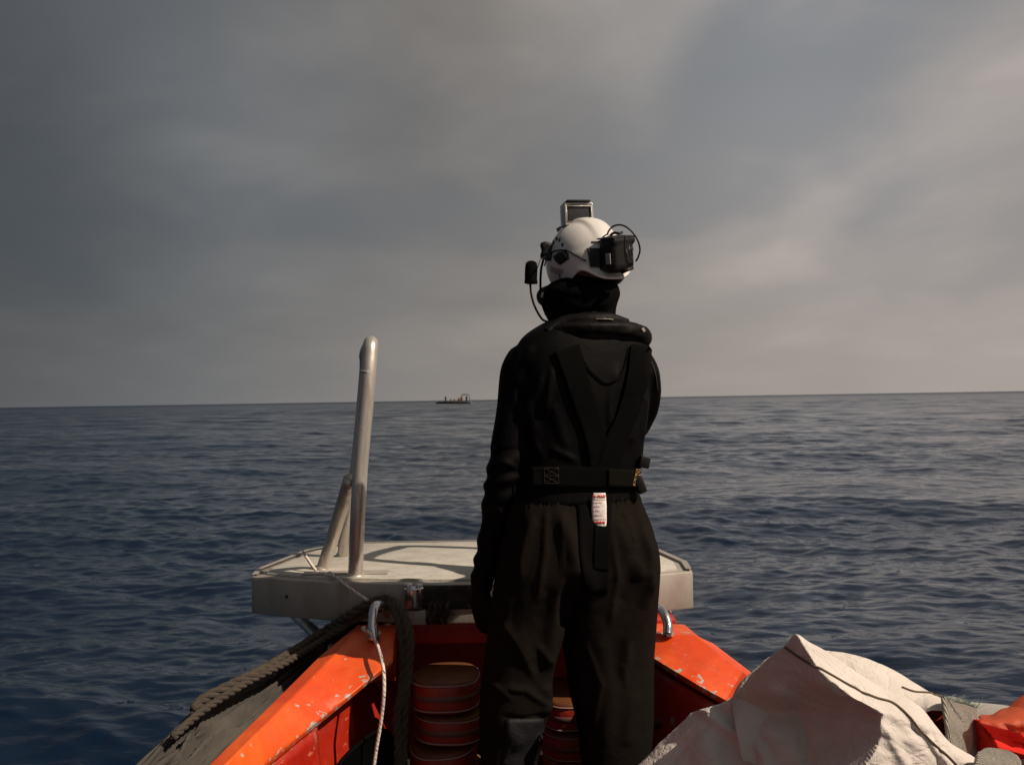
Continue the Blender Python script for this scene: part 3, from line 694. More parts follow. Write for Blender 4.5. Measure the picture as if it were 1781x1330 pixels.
# the rope lashed round the fender under the platform edge
g = np.random.default_rng(8); parts = []
for k in range(4):
    xk = 748 + k * 9 + g.normal() * 2
    parts.append(twisted_rope([at(xk + 8, 1046, 3.30), at(xk + 2, 1054, 3.275), at(xk + 6, 1066, 3.272), at(xk - 2, 1078, 3.28), at(xk + 3, 1084, 3.31)], .006, 3, per=6))
parts += fibres([at(748, 1046, 3.28), at(765, 1058, 3.27), at(782, 1072, 3.275)], 200, .02, .0006, 9)
rope_thing('lashing_rope', parts, mat('dark_brown_rope', (.10, .075, .05), .95, bump=1.0, bscale=320, col2=(.03, .022, .015), vscale=22), 'frayed brown rope lashed round the fender beside the steel roller')
wl1 = [at(634, 1096, 3.15), at(642, 1099, 3.12), at(652, 1112, 3.05), at(661, 1135, 2.95), at(667, 1165, 2.88), at(668, 1200, 2.85), at(665, 1235, 2.85), at(660, 1270, 2.85), at(654, 1305, 2.85), at(650, 1335, 2.85), at(640, 1420, 2.85)]
parts = [tube(wl1, .0052, 10, 10), tube([at(634, 1096, 3.15), at(631, 1092, 3.16), at(636, 1090, 3.16)], .005, 8, 5)]
parts += [tube([at(636, 1098, 3.14), at(646, 1096, 3.165), at(660, 1100, 3.20), at(655, 1104, 3.16), at(644, 1102, 3.14)], .0048, 8, 5)]
rope_thing('white_cord', parts, M['line'], 'white cord with black flecks hanging down from the port grab handle', 'cord')
wl2 = [at(527, 959, 3.60), at(535, 972, 3.57), at(545, 986, 3.545), at(556, 997, 3.52), at(570, 1000, 3.46), at(584, 1004, 3.40), at(600, 1016, 3.35), at(622, 1032, 3.32), at(640, 1044, 3.28)]
kn = [at(540, 996, 3.66), at(552, 1001, 3.59), at(566, 1004, 3.55), at(576, 1000, 3.58), at(574, 990, 3.66), at(558, 987, 3.70), at(546, 989, 3.70), at(540, 996, 3.64), at(552, 1003, 3.57), at(566, 1003, 3.52), at(572, 999, 3.49)]
rope_thing('white_cord', [tube(wl2, .0052, 10, 8), tube(kn, .0055, 10, 8), tube([at(566, 1003, 3.50), at(574, 996, 3.47), at(580, 1004, 3.46), at(571, 1008, 3.47), at(566, 1001, 3.47)], .0065, 8, 6)], M['line'], 'white cord knotted round the foot of the slanting pole on the platform', 'cord')

# ------------------------------------------------------------------ red floats stacked in the bow
def rr_ring(cx, cy, cz, a, b, n=64, pw=2.7):
    t = np.linspace(0, 2 * np.pi, n, endpoint=False); cs, sn = np.cos(t), np.sin(t)
    return np.stack([cx + a * np.sign(cs) * abs(cs) ** (2 / pw), cy + b * np.sign(sn) * abs(sn) ** (2 / pw), np.full(n, cz)], 1)
def make_float(loc, label, h, a=.105, b=.16):
    f = thing('rescue_float', label, 'float', loc, 'red floats stacked in the bow')
    x, y, z = loc
    prof = [(.0, .0), (.86, .0), (.98, .006), (1.0, .02), (1.015, h * .5), (1.0, h - .02), (.985, h - .008), (.90, h - .001), (.0, h)]
    P = np.array([rr_ring(x, y, z + q, a * k + 1e-4, b * k + 1e-4) for k, q in prof[:-2]])
    mesh_obj('cover', *rings(P), M['float'], f)
    P = np.array([rr_ring(x, y, z + q, a * k, b * k) for k, q in ((.97, h - .012), (.97, h - .004), (.90, h + .002), (.5, h + .005), (.1, h + .005))])
    mesh_obj('lid', *rings(P), M['ochre'], f)
    for zz, nm in ((h - .010, 'piping'), (.012, 'piping')):
        C = rr_ring(x, y, z + zz, a * 1.0, b * 1.0)
        T, N, B = frames(np.vstack([C, C[:1]])); s = np.linspace(0, 2 * np.pi, 8, endpoint=False)
        Q = C[:, None] + .0024 * (np.cos(s)[None, :, None] * N[:-1, None] + np.sin(s)[None, :, None] * B[:-1, None])
        mesh_obj(nm, *rings(Q, close=True), M['piping'], f)
    P = np.array([rr_ring(x, y, z + h * .5 + q, a * k, b * k) for k, q in ((1.012, -.009), (1.022, -.008), (1.022, .008), (1.012, .009))])
    mesh_obj('band', *rings(P, cap=False), M['floatband'], f)
    sd = int(1000 * z) % 97; tx, ty = .05 * math.sin(sd), .07 * math.cos(sd * 1.7)
    for o in [o for o in COL.objects if o.parent == f]:
        me = o.data; n = len(me.vertices); A_ = np.zeros(n * 3); me.vertices.foreach_get('co', A_); A_ = A_.reshape(-1, 3)
        G = A_ + np.array(o.location); wz = (G[:, 0] - x) * tx + (G[:, 1] - y) * ty
        D = vnoise(G, 13, sd, 1) * .0045; A_[:, 2] += wz * .8 + vnoise(G, 9, sd + 5, 1) * .003; A_[:, 0] += D; A_[:, 1] += D * .7
        me.vertices.foreach_set('co', A_.reshape(-1)); me.update()
    return f
p0 = at(772, 1190, 3.08); zt = p0.z + .004; H = .094
for i, lab in enumerate(('topmost red float of the stack left of the person, ochre lid', 'second red float from the top in the stack left of the person', 'third red float from the top in the stack left of the person', 'lowest red float in the stack left of the person')):
    h_ = (.098, .088, .104, .09)[i]; zt -= h_ + .006
    if zt < -.01: break
    make_float((p0.x + (0, .008, -.010, .005)[i], p0.y + (.13, .136, .122, .13)[i], zt + .004), lab, h_, .107 + (.0, .003, -.003, .002)[i])
p1 = at(1000, 1222, 3.2); zt = p1.z
for i, lab in enumerate(('topmost red float seen between the legs of the person', 'second red float down seen between the legs of the person', 'third red float down seen between the legs of the person')):
    make_float((p1.x + (0, -.006, .004)[i], p1.y + .16, zt - (i + 1) * (H + .004) + .004), lab, H)

# ------------------------------------------------------------------ the person
PY = 2.95; YAW = R(22)
_at = at; DY = -0.03
def at(px, py, Y): return _at(px, py, Y + DY)
person = thing('person', 'person in black jacket, dark overtrousers and white helmet standing in the bow, back turned', 'person', (.2, PY + DY, 0))
def sec(pl_, pr_, py, Y, b, yaw=YAW, n=56, pw=2.35, inset=0.0):
    L, Rr = at(pl_, py, Y), at(pr_, py, Y); c = (L + Rr) / 2; w = (Rr - L).length / 2 - inset; b = b - inset
    a = math.sqrt(max(1e-5, (w * w - (b * math.sin(yaw)) ** 2))) / math.cos(yaw)
    t = np.linspace(0, 2 * np.pi, n, endpoint=False); cs, sn = np.cos(t), np.sin(t)
    x = a * np.sign(cs) * abs(cs) ** (2 / pw); y = b * np.sign(sn) * abs(sn) ** (2 / pw)
    return np.stack([c.x + x * math.cos(yaw) - y * math.sin(yaw), c.y + x * math.sin(yaw) + y * math.cos(yaw), np.full(n, c.z)], 1)
def loft(secs, per=5):
    S = np.array(secs); n = len(S); out = []
    for j in range(S.shape[1]): out.append(catmull(S[:, j], per))
    return rings(np.array(out).transpose(1, 0, 2))
TOR = [(988, 1052, 530, .062), (972, 1066, 548, .068), (938, 1092, 566, .085), (908, 1118, 588, .105), (893, 1130, 620, .12), (892, 1132, 660, .128), (897, 1128, 710, .128), (900, 1122, 760, .122), (900, 1116, 810, .115), (892, 1112, 845, .114), (890, 1112, 870, .116)]
def torso(inset=0.0): return loft([sec(a, b, y, PY, d, inset=inset) for a, b, y, d in TOR])
armL = [at(918, 622, 2.93), at(905, 650, 2.91), at(896, 720, 2.89), at(882, 800, 2.88), at(872, 850, 2.89), at(860, 920, 2.92), at(844, 990, 2.96), at(836, 1024, 2.97)]
armLr = [.058, .060, .056, .052, .050, .043, .036, .030]
armR = [at(1098, 628, 2.99), at(1110, 655, 3.02), at(1112, 700, 3.08), at(1104, 735, 3.18), at(1085, 738, 3.27), at(1050, 728, 3.36), at(1025, 720, 3.42)]
armRr = [.060, .064, .058, .052, .048, .040, .033]
LEGL = [(900, 1010, 900, .10), (872, 1012, 960, .125), (860, 1010, 1010, .13), (853, 992, 1060, .115), (847, 978, 1110, .105), (841, 962, 1160, .098), (836, 958, 1205, .095), (834, 952, 1245, .09), (835, 938, 1300, .085), (840, 925, 1370, .08), (848, 920, 1420, .075)]
LEGR = [(990, 1118, 895, .10), (985, 1140, 950, .125), (985, 1143, 1000, .13), (976, 1142, 1050, .12), (978, 1139, 1100, .11), (986, 1135, 1150, .10), (994, 1134, 1205, .098), (1006, 1134, 1260, .092), (1010, 1132, 1310, .088), (1020, 1128, 1370, .08), (1026, 1122, 1410, .075)]
HIP = [(896, 1112, 846, .108), (890, 1114, 862, .110), (880, 1122, 885, .122), (876, 1136, 925, .138), (866, 1142, 965, .142), (862, 1143, 1000, .135), (872, 1138, 1030, .10)]
def hand(frame, scale=1.0):
    """five separate bent fingers; local -z along the fingers, +x palm side, +y thumb side"""
    parts = []
    palm = [(0, 0, .02, .026, .020), (.002, 0, -.01, .029, .019), (.004, .002, -.045, .040, .017), (.006, 0, -.080, .043, .015), (.010, -.001, -.098, .036, .012)]
    n = 20; t = np.linspace(0, 2 * np.pi, n, endpoint=False)
    P = np.array([np.stack([x + b * np.cos(t), y + a * np.sin(t), np.full(n, z)], 1) for x, y, z, a, b in palm]); parts.append(rings(P))
    for yy, Ls, c0, r in ((.031, (.036, .025, .020), 22, .0098), (.010, (.040, .028, .022), 30, .0102), (-.011, (.037, .026, .021), 36, .0098), (-.031, (.030, .020, .018), 42, .0088)):
        p = np.array([.008, yy, -.088]); ang = 0; pts = [p + [0, 0, .02], p]; tot = R(c0)
        for k, L in enumerate(Ls):
            ang += R(c0 * (.9, 1.25, .8)[k]); p = p + np.array([math.sin(ang) * L, yy * .04, -math.cos(ang) * L]); pts.append(p)
        parts.append(tube(pts, [r * 1.05, r * 1.05, r, r * .95, r * .78], 12, 5))
    parts.append(tube([(.006, .018, -.010), (.014, .040, -.032), (.024, .052, -.058), (.033, .053, -.082)], [.014, .0135, .0115, .0088], 12, 6))
    out = []
    for V, Fc in parts:
        V = V * scale; out.append((np.array([list(frame @ Vector(v)) for v in V]), Fc))
    return out
def mkframe(o, zaxis, xaxis):
    z = Vector(zaxis).normalized(); x = Vector(xaxis); x = (x - z * x.dot(z)).normalized(); y = z.cross(x)
    m = Matrix((x, y, z)).transposed().to_4x4(); m.translation = o; return m
wl_ = at(834, 1020, 2.97); frL = mkframe(wl_, (-.10, -.06, 1), (.62, .78, 0))
wr_ = Vector(armR[-1]); frR = mkframe(wr_, Vector(armR[-2]) - Vector(armR[-1]), (-.2, -.9, .1))
# body mesh: head with face, neck, trunk, arms, legs, hands, feet: one surface
HC = at(1012, 478, 2.98); HY = R(30)
def head_rot(v): 
    x, y, z = v; return Vector((HC.x + x * math.cos(HY) - y * math.sin(HY), HC.y + x * math.sin(HY) + y * math.cos(HY), HC.z + z))
hs = [(.0, -.115, .045, .045, -.01), (.0, -.095, .052, .062, .008), (0, -.06, .062, .082, .008), (0, -.02, .070, .092, .0), (0, .03, .074, .096, 0), (0, .07, .066, .086, -.004), (0, .1, .042, .056, -.006), (0, .115, .015, .02, -.006)]
tt = np.linspace(0, 2 * np.pi, 28, endpoint=False)
HP = []
for x0, z, a, b, yo in hs:
    HP.append([list(head_rot((a * math.cos(q), yo + b * math.sin(q), z))) for q in tt])
head = rings(np.array(HP))
nose = tube([head_rot((0, .088, .012)), head_rot((0, .103, -.015)), head_rot((0, .108, -.033)), head_rot((0, .092, -.042))], [.006, .010, .013, .010], 10, 4)
ears = [tube([head_rot((s * .072, -.005, .02)), head_rot((s * .082, -.014, .0)), head_rot((s * .074, -.006, -.03))], [.008, .011, .007], 8, 4) for s in (-1, 1)]
brow = tube([head_rot((-.035, .084, .025)), head_rot((0, .094, .026)), head_rot((.035, .084, .025))], .009, 8, 4)
lips = tube([head_rot((-.022, .080, -.062)), head_rot((0, .090, -.061)), head_rot((.022, .080, -.062))], .007, 8, 4)
chin = tube([head_rot((-.015, .062, -.098)), head_rot((.015, .062, -.098))], .016, 8, 3)
feet = []
def boot(ank, yaw):
    o = Vector(ank); f = Vector((-math.sin(yaw), math.cos(yaw), 0)); s = Vector((math.cos(yaw), math.sin(yaw), 0)); n = 20; t = np.linspace(0, 2 * np.pi, n, endpoint=False)
    P = [(-.105, .0, .03, .02), (-.09, .0, .042, .05), (-.03, 0, .046, .055), (.05, 0, .050, .042), (.12, 0, .050, .030), (.165, 0, .036, .022), (.18, 0, .012, .01)]
    return rings(np.array([[list(o + f * (y0 + .03) + s * (a * math.cos(q)) + Vector((0, 0, b + .002 + b * math.sin(q) - o.z))) for q in t] for y0, _, a, b in P]))
feetL, feetR = at(884, 1415, PY - .02), at(1072, 1405, PY + .03)
core = [torso(.012), tube([at(1022, 560, 2.97), HC + Vector((0, .0, -.09))], [.062, .056], 20, 3, smooth=False)]
core += [tube(armL, [r * .82 for r in armLr], 16, 5), tube(armR, [r * .82 for r in armRr], 16, 5)]
core += [loft([sec(a, b, y, PY - .03, d, inset=.032) for a, b, y, d in LEGL]), loft([sec(a, b, y, PY + .03, d, inset=.032) for a, b, y, d in LEGR]), loft([sec(a, b, y, PY, d, inset=.012) for a, b, y, d in HIP])]
core += [head, nose, brow, lips, chin] + ears + [boot((feetL.x, feetL.y, 0), YAW), boot((feetR.x, feetR.y, 0), R(8))]
hv = hand(frL, 1.06) + hand(frR)
V, Fc = remesh(core + hv, .0048, 1)
mesh = np.array([V[list(f)].mean(0) for f in Fc])
isskin = (mesh[:, 2] > HC.z - .2) & (mesh[:, 2] < 3)
midx = np.where(isskin, 0, 1)
body = mesh_obj('body', V, Fc, [M['skin'], M['glove']], person, matidx=midx)
# boots
for fp, yw in ((feetL, YAW), (feetR, R(8))):
    v, f = boot((fp.x, fp.y, 0), yw); N = vnormals(v, f); v = v + N * .006 * (1 if np.dot(N[5], v[5] - v.mean(0)) > 0 else -1)
    v[:, 2] = np.maximum(v[:, 2], 0.001)
    sh = tube([(fp.x, fp.y, .04), (fp.x, fp.y, .10), (fp.x, fp.y, .15)], [.052, .050, .050], 22, 4)
    mesh_obj('boot', *remesh([(v, f), sh], .006, 2), M['rubber'], person)

# jacket
V, Fc = remesh([torso(), tube(armL, armLr, 26, 6), tube(armR, armRr, 26, 6)], .006, 3)
N = vnormals(V, Fc); px, py = proj(V)
V = V + N * (vnoise(V, 20, 2, 2) * .004)[:, None]
# sleeve rumples and back folds
sl = (px < 905) & (py > 780); V = V + N * (np.where(sl, .0035 * np.sin(py * .16 + px * .05 + 1.5 * np.sin(py * .045)), 0))[:, None]
JR = [([(925, 600), (905, 640), (893, 700)], 8, .009), ([(960, 780), (1000, 800)], 6, .006), ([(900, 700), (940, 790)], 7, .008), ([(870, 800), (900, 815)], 5, .006), ([(856, 880), (885, 900)], 5, .006), ([(845, 940), (872, 955)], 5, .006), ([(1075, 640), (1060, 700), (1062, 740)], 7, .007), ([(1120, 640), (1115, 700)], 5, .007),([(900, 640), (915, 690), (935, 760)], 9, .010), ([(945, 650), (925, 700), (905, 740)], 7, .008), ([(960, 640), (948, 720)], 6, .006), ([(1135, 640), (1146, 680), (1140, 730)], 8, .006),
      ([(1020, 760), (1030, 800)], 10, .005), ([(960, 700), (985, 780)], 9, .005), ([(1110, 700), (1095, 770)], 8, .009), ([(1125, 690), (1118, 760)], 6, .006), ([(1090, 680), (1070, 760)], 10, -.006)]
V = ridges(V, N, JR)
jacket = mesh_obj('jacket', V, Fc, M['jacket'], person); TJ = bvh(V, Fc)
# trousers
V, Fc = remesh([loft([sec(a, b, y, PY - .03, d) for a, b, y, d in LEGL]), loft([sec(a, b, y, PY + .03, d) for a, b, y, d in LEGR]), loft([sec(a, b, y, PY, d) for a, b, y, d in HIP])], .006, 4)
N = vnormals(V, Fc); px, py = proj(V)
V = V + N * (vnoise(V, 11, 6, 1) * .005)[:, None]
TR = [([(950, 885), (948, 960), (935, 1040)], 6, .008), ([(975, 900), (978, 990)], 4, .005), ([(1085, 890), (1100, 940)], 5, .007), ([(1110, 890), (1125, 960), (1128, 1030)], 5, .007), ([(1062, 930), (1075, 1010), (1062, 1080)], 6, .008), ([(860, 1060), (900, 1120), (930, 1180)], 7, .007), ([(845, 1180), (890, 1215)], 5, .007), ([(1020, 1120), (1045, 1190), (1030, 1270)], 6, .008), ([(890, 1020), (880, 1100)], 6, .006),([(970, 885), (990, 940), (1002, 985), (1024, 1010), (1022, 1045)], 15, .020), ([(1003, 980), (968, 1030), (958, 1100), (950, 1170)], 12, .016),
      ([(928, 895), (912, 950), (900, 1010)], 9, .010), ([(905, 880), (892, 940), (898, 1012)], 7, -.008), ([(985, 1010), (978, 1060), (985, 1090)], 9, -.012),
      ([(1070, 905), (1095, 960), (1120, 1010)], 16, .016), ([(1125, 930), (1136, 990), (1120, 1060), (1090, 1110), (1085, 1170)], 10, .016), ([(1105, 950), (1095, 1010), (1075, 1050)], 13, -.013),
      ([(1078, 1150), (1090, 1195)], 7, .005), ([(900, 1100), (925, 1150)], 14, .006), ([(880, 1196), (915, 1200), (950, 1225), (945, 1244)], 6, .008), ([(875, 1246), (910, 1250), (945, 1244)], 4, -.007),
      ([(880, 1262), (905, 1296), (943, 1268)], 10, .010), ([(870, 1330), (920, 1290), (945, 1262)], 6, -.010), ([(935, 1120), (952, 1150)], 7, .008), ([(945, 1190), (957, 1215), (948, 1240)], 9, .010),
      ([(1040, 1100), (1060, 1200), (1050, 1300)], 16, .008), ([(1100, 1200), (1090, 1300)], 12, .007)]
V = ridges(V, N, TR)
band = np.exp(-((py - 868) / 17.0) ** 2) * np.clip(-N[:, 1] + .3, 0, 1)
V = V + N * (band * (.0032 * np.sin(px * .78 + 2 * np.sin(py * .12)) + .002 * np.sin(px * .41 + py * .2)))[:, None]
trous = mesh_obj('trousers', V, Fc, M['trousers'], person); TT = bvh(V, Fc)
TB = None
# dark centre strap of the trousers, hem lines
def dr(name, tree, line, wid, m, parent=person, **kw):
    return mesh_obj(name, *drape(tree, line, wid, **kw), m, parent)
dr('centre_strap', TT, [(1031, 852), (1033, 900), (1034, 960), (1036, 1032)], [58, 58, 55, 40], M['black'], off=.001, thick=.003, across=9)
dr('hanging_strap', TT, [(1046, 915), (1044, 960), (1043, 990)], 26, M['strap'], off=.005, thick=.003)
dr('calf_patch', TT, [(912, 1250), (912, 1290), (900, 1340)], [66, 62, 60], mat('grey_reflective_calf', (.009, .0088, .0105), .6, spec=.15, bump=.4, bscale=40), off=.001, thick=.002, across=9)

# life vest: collar roll round the neck, yoke, harness straps and belt
CR = []
for k, (a, rx, ry, zz) in enumerate([(-62, .125, .12, -.15), (-45, .150, .115, -.085), (-15, .158, .112, -.045), (20, .155, .108, -.022), (55, .148, .106, -.010), (90, .140, .105, -.004), (125, .148, .106, -.008), (160, .155, .11, -.020), (195, .156, .112, -.045), (225, .145, .115, -.085), (242, .12, .12, -.15)]):
    q = R(a); cxx = at(1030, 578, PY)
    lx, ly = rx * math.cos(q), -ry * math.sin(q)
    CR.append((cxx.x + lx * math.cos(YAW) - ly * math.sin(YAW), cxx.y + .015 + lx * math.sin(YAW) + ly * math.cos(YAW), cxx.z + zz + .004))
V, Fc = tube(CR, [.020, .034, .036, .034, .032, .031, .032, .034, .036, .034, .02], 26, 9, flat=.86)
V, Fc = remesh([(V, Fc)], .006, 2); N = vnormals(V, Fc); V = V + N * (vnoise(V, 34, 12, 3) * .0065)[:, None]; V = ridges(V, N, [([(960, 590), (1010, 583), (1060, 584), (1115, 592)], 5, -.009), ([(965, 570), (1020, 565), (1090, 566)], 4, .005)])
collar = mesh_obj('vest_collar', V, Fc, M['vest'], person); TC = bvh(V, Fc)
V2, F2 = remesh([torso(-.006), tube(armR[:3], [.05, .05, .04], 12, 3)], .007, 2)
dr('reflective_tab', TC, [(1036, 555), (1052, 556), (1067, 556)], [3, 5, 3], M['reflect'], off=.001, thick=.002)
dr('reflective_tab', TC, [(1116, 571), (1120, 577)], 5, M['reflect'], off=.001, thick=.002)
alltree = bvh(*join([(np.array([list(jacket.location + v.co) for v in jacket.data.vertices]), [tuple(p.vertices) for p in jacket.data.polygons]), (V, Fc)]))
dr('harness_strap', TJ, [(985, 606), (998, 650), (1018, 710), (1036, 770), (1044, 824)], [44, 40, 38, 36, 40], M['strap'], off=.005, thick=.004, per=8)
dr('harness_strap', TJ, [(1112, 602), (1105, 660), (1088, 720), (1066, 775), (1052, 824)], [36, 36, 36, 36, 38], M['strap'], off=.006, thick=.004, per=8)
dr('belt', TJ, [(925, 829), (980, 828), (1040, 829), (1085, 830), (1109, 829)], [34, 36, 36, 36, 34], M['strap'], off=.006, thick=.005, per=8)
dr('belt_pad', TJ, [(1053, 829), (1075, 830), (1096, 830)], 31, mat('olive_black_pad', (.010, .0095, .0075), .8, spec=.1, weave=.2, wscale=1500), off=.013, thick=.003)
def wire(tree, line, r, off, per=5):
    P = catmull([(x, y, 0) for x, y in line], per)[:, :2]; pts = []; yl = None
    for q in P:
        h = hit(tree, q[0], q[1], off)
        if h is None: h = at(q[0], q[1], yl if yl else 2.85)
        yl = h.y; pts.append(h)
    return tube(pts, r, 7, smooth=False)
def dense_line(a, b, n=5): return [(a[0] + (b[0] - a[0]) * t, a[1] + (b[1] - a[1]) * t) for t in np.linspace(0, 1, n)]
def stitched(quad, r, off, rows=2, m=None, parent=person):
    """box stitching: outline plus crosses in each cell"""
    tl_, tr2, br, bl = [np.array(q, float) for q in quad]; parts = []
    for a, b in ((tl_, tr2), (tr2, br), (br, bl), (bl, tl_)): parts.append(wire(TJ, dense_line(a, b), r, off, 2))
    for k in range(rows):
        l0, l1 = tl_ + (bl - tl_) * k / rows, tl_ + (bl - tl_) * (k + 1) / rows; r0, r1 = tr2 + (br - tr2) * k / rows, tr2 + (br - tr2) * (k + 1) / rows
        parts.append(wire(TJ, dense_line(l0, r1), r, off, 2)); parts.append(wire(TJ, dense_line(r0, l1), r, off, 2))
        if k: parts.append(wire(TJ, dense_line(l0, r0), r, off, 2))
    mesh_obj('gold_stitching', *join(parts), m or M['gold'], parent)
stitched([(1099, 814), (1107, 814), (1101, 843), (1093, 842)], .0007, .0175, 3)
stitched([(948, 813), (971, 813), (971, 840), (948, 840)], .0005, .0125, 2, mat('dull_gold_thread', (.028, .021, .011), .8))
mesh_obj('cord_loop', *wire(alltree, [(1008, 608), (1018, 635), (1036, 655), (1054, 666), (1072, 660), (1084, 640), (1092, 605)], .0022, .004), M['strap'], person)
mesh_obj('shoulder_piping', *wire(TJ, [(1128, 622), (1138, 645), (1144, 680)], .0012, .002), M['grey_mark'], person)
mesh_obj('belt_buckle', *join([box(at(1120, 803, 2.93), (.030, .045, .034), Matrix.Rotation(R(12), 3, 'Y'), .004), box(at(1113, 842, 2.92), (.026, .04, .05), Matrix.Rotation(R(-18), 3, 'Y'), .005)]), M['plast'], person, sharp=40)
# care label hanging at the waist
alljt = bvh(*join([(np.array([list(trous.location + v.co) for v in trous.data.vertices]), [tuple(p.vertices) for p in trous.data.polygons])]))
hh = hit(TT, 1042, 880, 0); LBY = (hh.y if hh else 2.62) - .022
def label_grid():
    rows = []; L = [(857, 1032, 1053), (865, 1030, 1054), (880, 1029, 1055), (895, 1029.5, 1055), (908, 1030.5, 1055), (916, 1031.5, 1053.5), (918, 1036, 1050)]
    C = catmull([(y, a, b) for y, a, b in L], 5); n = 9
    for i, (y, a, b) in enumerate(C):
        k = i / (len(C) - 1); yy = LBY - DY - .006 * math.sin(k * 3.1)
        rows.append([list(at(a + (b - a) * j / (n - 1), y, yy + .004 * ((j / (n - 1) - .45) ** 2) * 4 - .0012 * math.sin(k * 14 + j * .5))) for j in range(n)])
    return grid(np.array(rows))
def place_y(V, dy): V = np.array(V); V[:, 1] += dy; return V
Lv, Lf = label_grid()
lab = mesh_obj('care_label', Lv, Lf, M['label_white'], person); q = lab.modifiers.new('s', 'SOLIDIFY'); q.thickness = .0008
lab['label'] = 'white care label with red print'; TL = bvh(Lv, Lf)
def glyph(tree, text, x0, y0, w_, h_, r, off=.0009):
    """letters from strokes on a 2x4 grid"""
    S = {'H': ['03', '0', 1], }
    st = {'H': [((0, 0), (0, 4)), ((2, 0), (2, 4)), ((0, 2), (2, 2))], 'M': [((0, 4), (0, 0)), ((0, 0), (1, 2)), ((1, 2), (2, 0)), ((2, 0), (2, 4))], 'N': [((0, 4), (0, 0)), ((0, 0), (2, 4)), ((2, 4), (2, 0))],
          'A': [((0, 4), (1, 0)), ((1, 0), (2, 4)), ((.5, 2.5), (1.5, 2.5))], 'R': [((0, 4), (0, 0)), ((0, 0), (2, .4)), ((2, .4), (2, 1.8)), ((2, 1.8), (0, 2)), ((.6, 2), (2, 4))], '-': [((.2, 2), (1.8, 2))], 'S': [((2, 0), (0, .2)), ((0, .2), (0, 2)), ((0, 2), (2, 2)), ((2, 2), (2, 4)), ((2, 4), (0, 4))],
          'E': [((0, 0), (0, 4)), ((0, 0), (2, 0)), ((0, 2), (1.6, 2)), ((0, 4), (2, 4))], 'T': [((0, 0), (2, 0)), ((1, 0), (1, 4))], 'I': [((1, 0), (1, 4))], 'O': [((0, 0), (2, 0)), ((2, 0), (2, 4)), ((2, 4), (0, 4)), ((0, 4), (0, 0))], 'P': [((0, 4), (0, 0)), ((0, 0), (2, 0)), ((2, 0), (2, 2)), ((2, 2), (0, 2))], 'C': [((2, 0), (0, 0)), ((0, 0), (0, 4)), ((0, 4), (2, 4))]}
    parts = []; n = len(text); cw = w_ / n
    for i, ch in enumerate(text):
        for a, b in st.get(ch, []):
            pa = (x0 + i * cw + a[0] / 2 * cw * .7, y0 + a[1] / 4 * h_); pb = (x0 + i * cw + b[0] / 2 * cw * .7, y0 + b[1] / 4 * h_)
            parts.append(wire(tree, [pa, ((pa[0] + pb[0]) / 2, (pa[1] + pb[1]) / 2), pb], r, off, 1))
    return parts
mesh_obj('label_print', *join(glyph(TL, 'N-MAR', 1031.8, 860.5, 22, 5.2, .00085)), M['red_ink'], lab)
pp = []
for y, a, b in ((868, 1032, 1052), (873.5, 1032, 1048), (880, 1031, 1041), (887.5, 1031, 1042), (895, 1031, 1045), (902, 1031.5, 1053)):
    x = a
    while x < b:
        q = x + 1.2 + random.random() * 1.8; pp.append(wire(TL, [(x, y + .03 * (x - a)), ((x + q) / 2, y + .03 * (x - a)), (q, y + .03 * (q - a))], .00055, .0008, 1)); x = q + .9
mesh_obj('label_print', *join(pp), M['fadered'], lab)
pp = []
for i in range(4): pp.append(drape(TL, [(1032.5 + i * 5.2, 908.3), (1034.6 + i * 5.2, 908.4), (1036.4 + i * 5.2, 908.6)], 4.2, off=.0006, thick=.0004, across=3, per=2))
mesh_obj('label_print', *join(pp), M['red_ink'], lab)

# balaclava and hood over head and neck
HD = [(990, 1050, 474, .05), (976, 1062, 484, .07), (956, 1071, 493, .092), (941, 1076, 512, .112), (946, 1070, 530, .102), (950, 1068, 548, .088), (958, 1072, 562, .078), (962, 1075, 575, .07)]
V, Fc = remesh([loft([sec(a, b, y, 2.97, d, yaw=R(15)) for a, b, y, d in HD])], .006, 2); N = vnormals(V, Fc); px, py = proj(V)
V = V + N * (vnoise(V, 26, 31, 2) * .003)[:, None]; V = ridges(V, N, [([(970, 520), (1010, 535), (1060, 525)], 7, .005), ([(960, 545), (1020, 552), (1065, 545)], 6, .005), ([(1045, 500), (1060, 520), (1050, 545)], 10, .006)])
hood = mesh_obj('balaclava', V, Fc, M['black'], person)
neckc = [at(950, 580, 2.85), at(980, 562, 2.87), at(1020, 557, 2.865), at(1058, 556, 2.88), at(1090, 562, 2.91)]
mesh_obj('neck_roll', *tube(neckc, [.014, .021, .022, .021, .014], 16, 8), M['vest'], person)

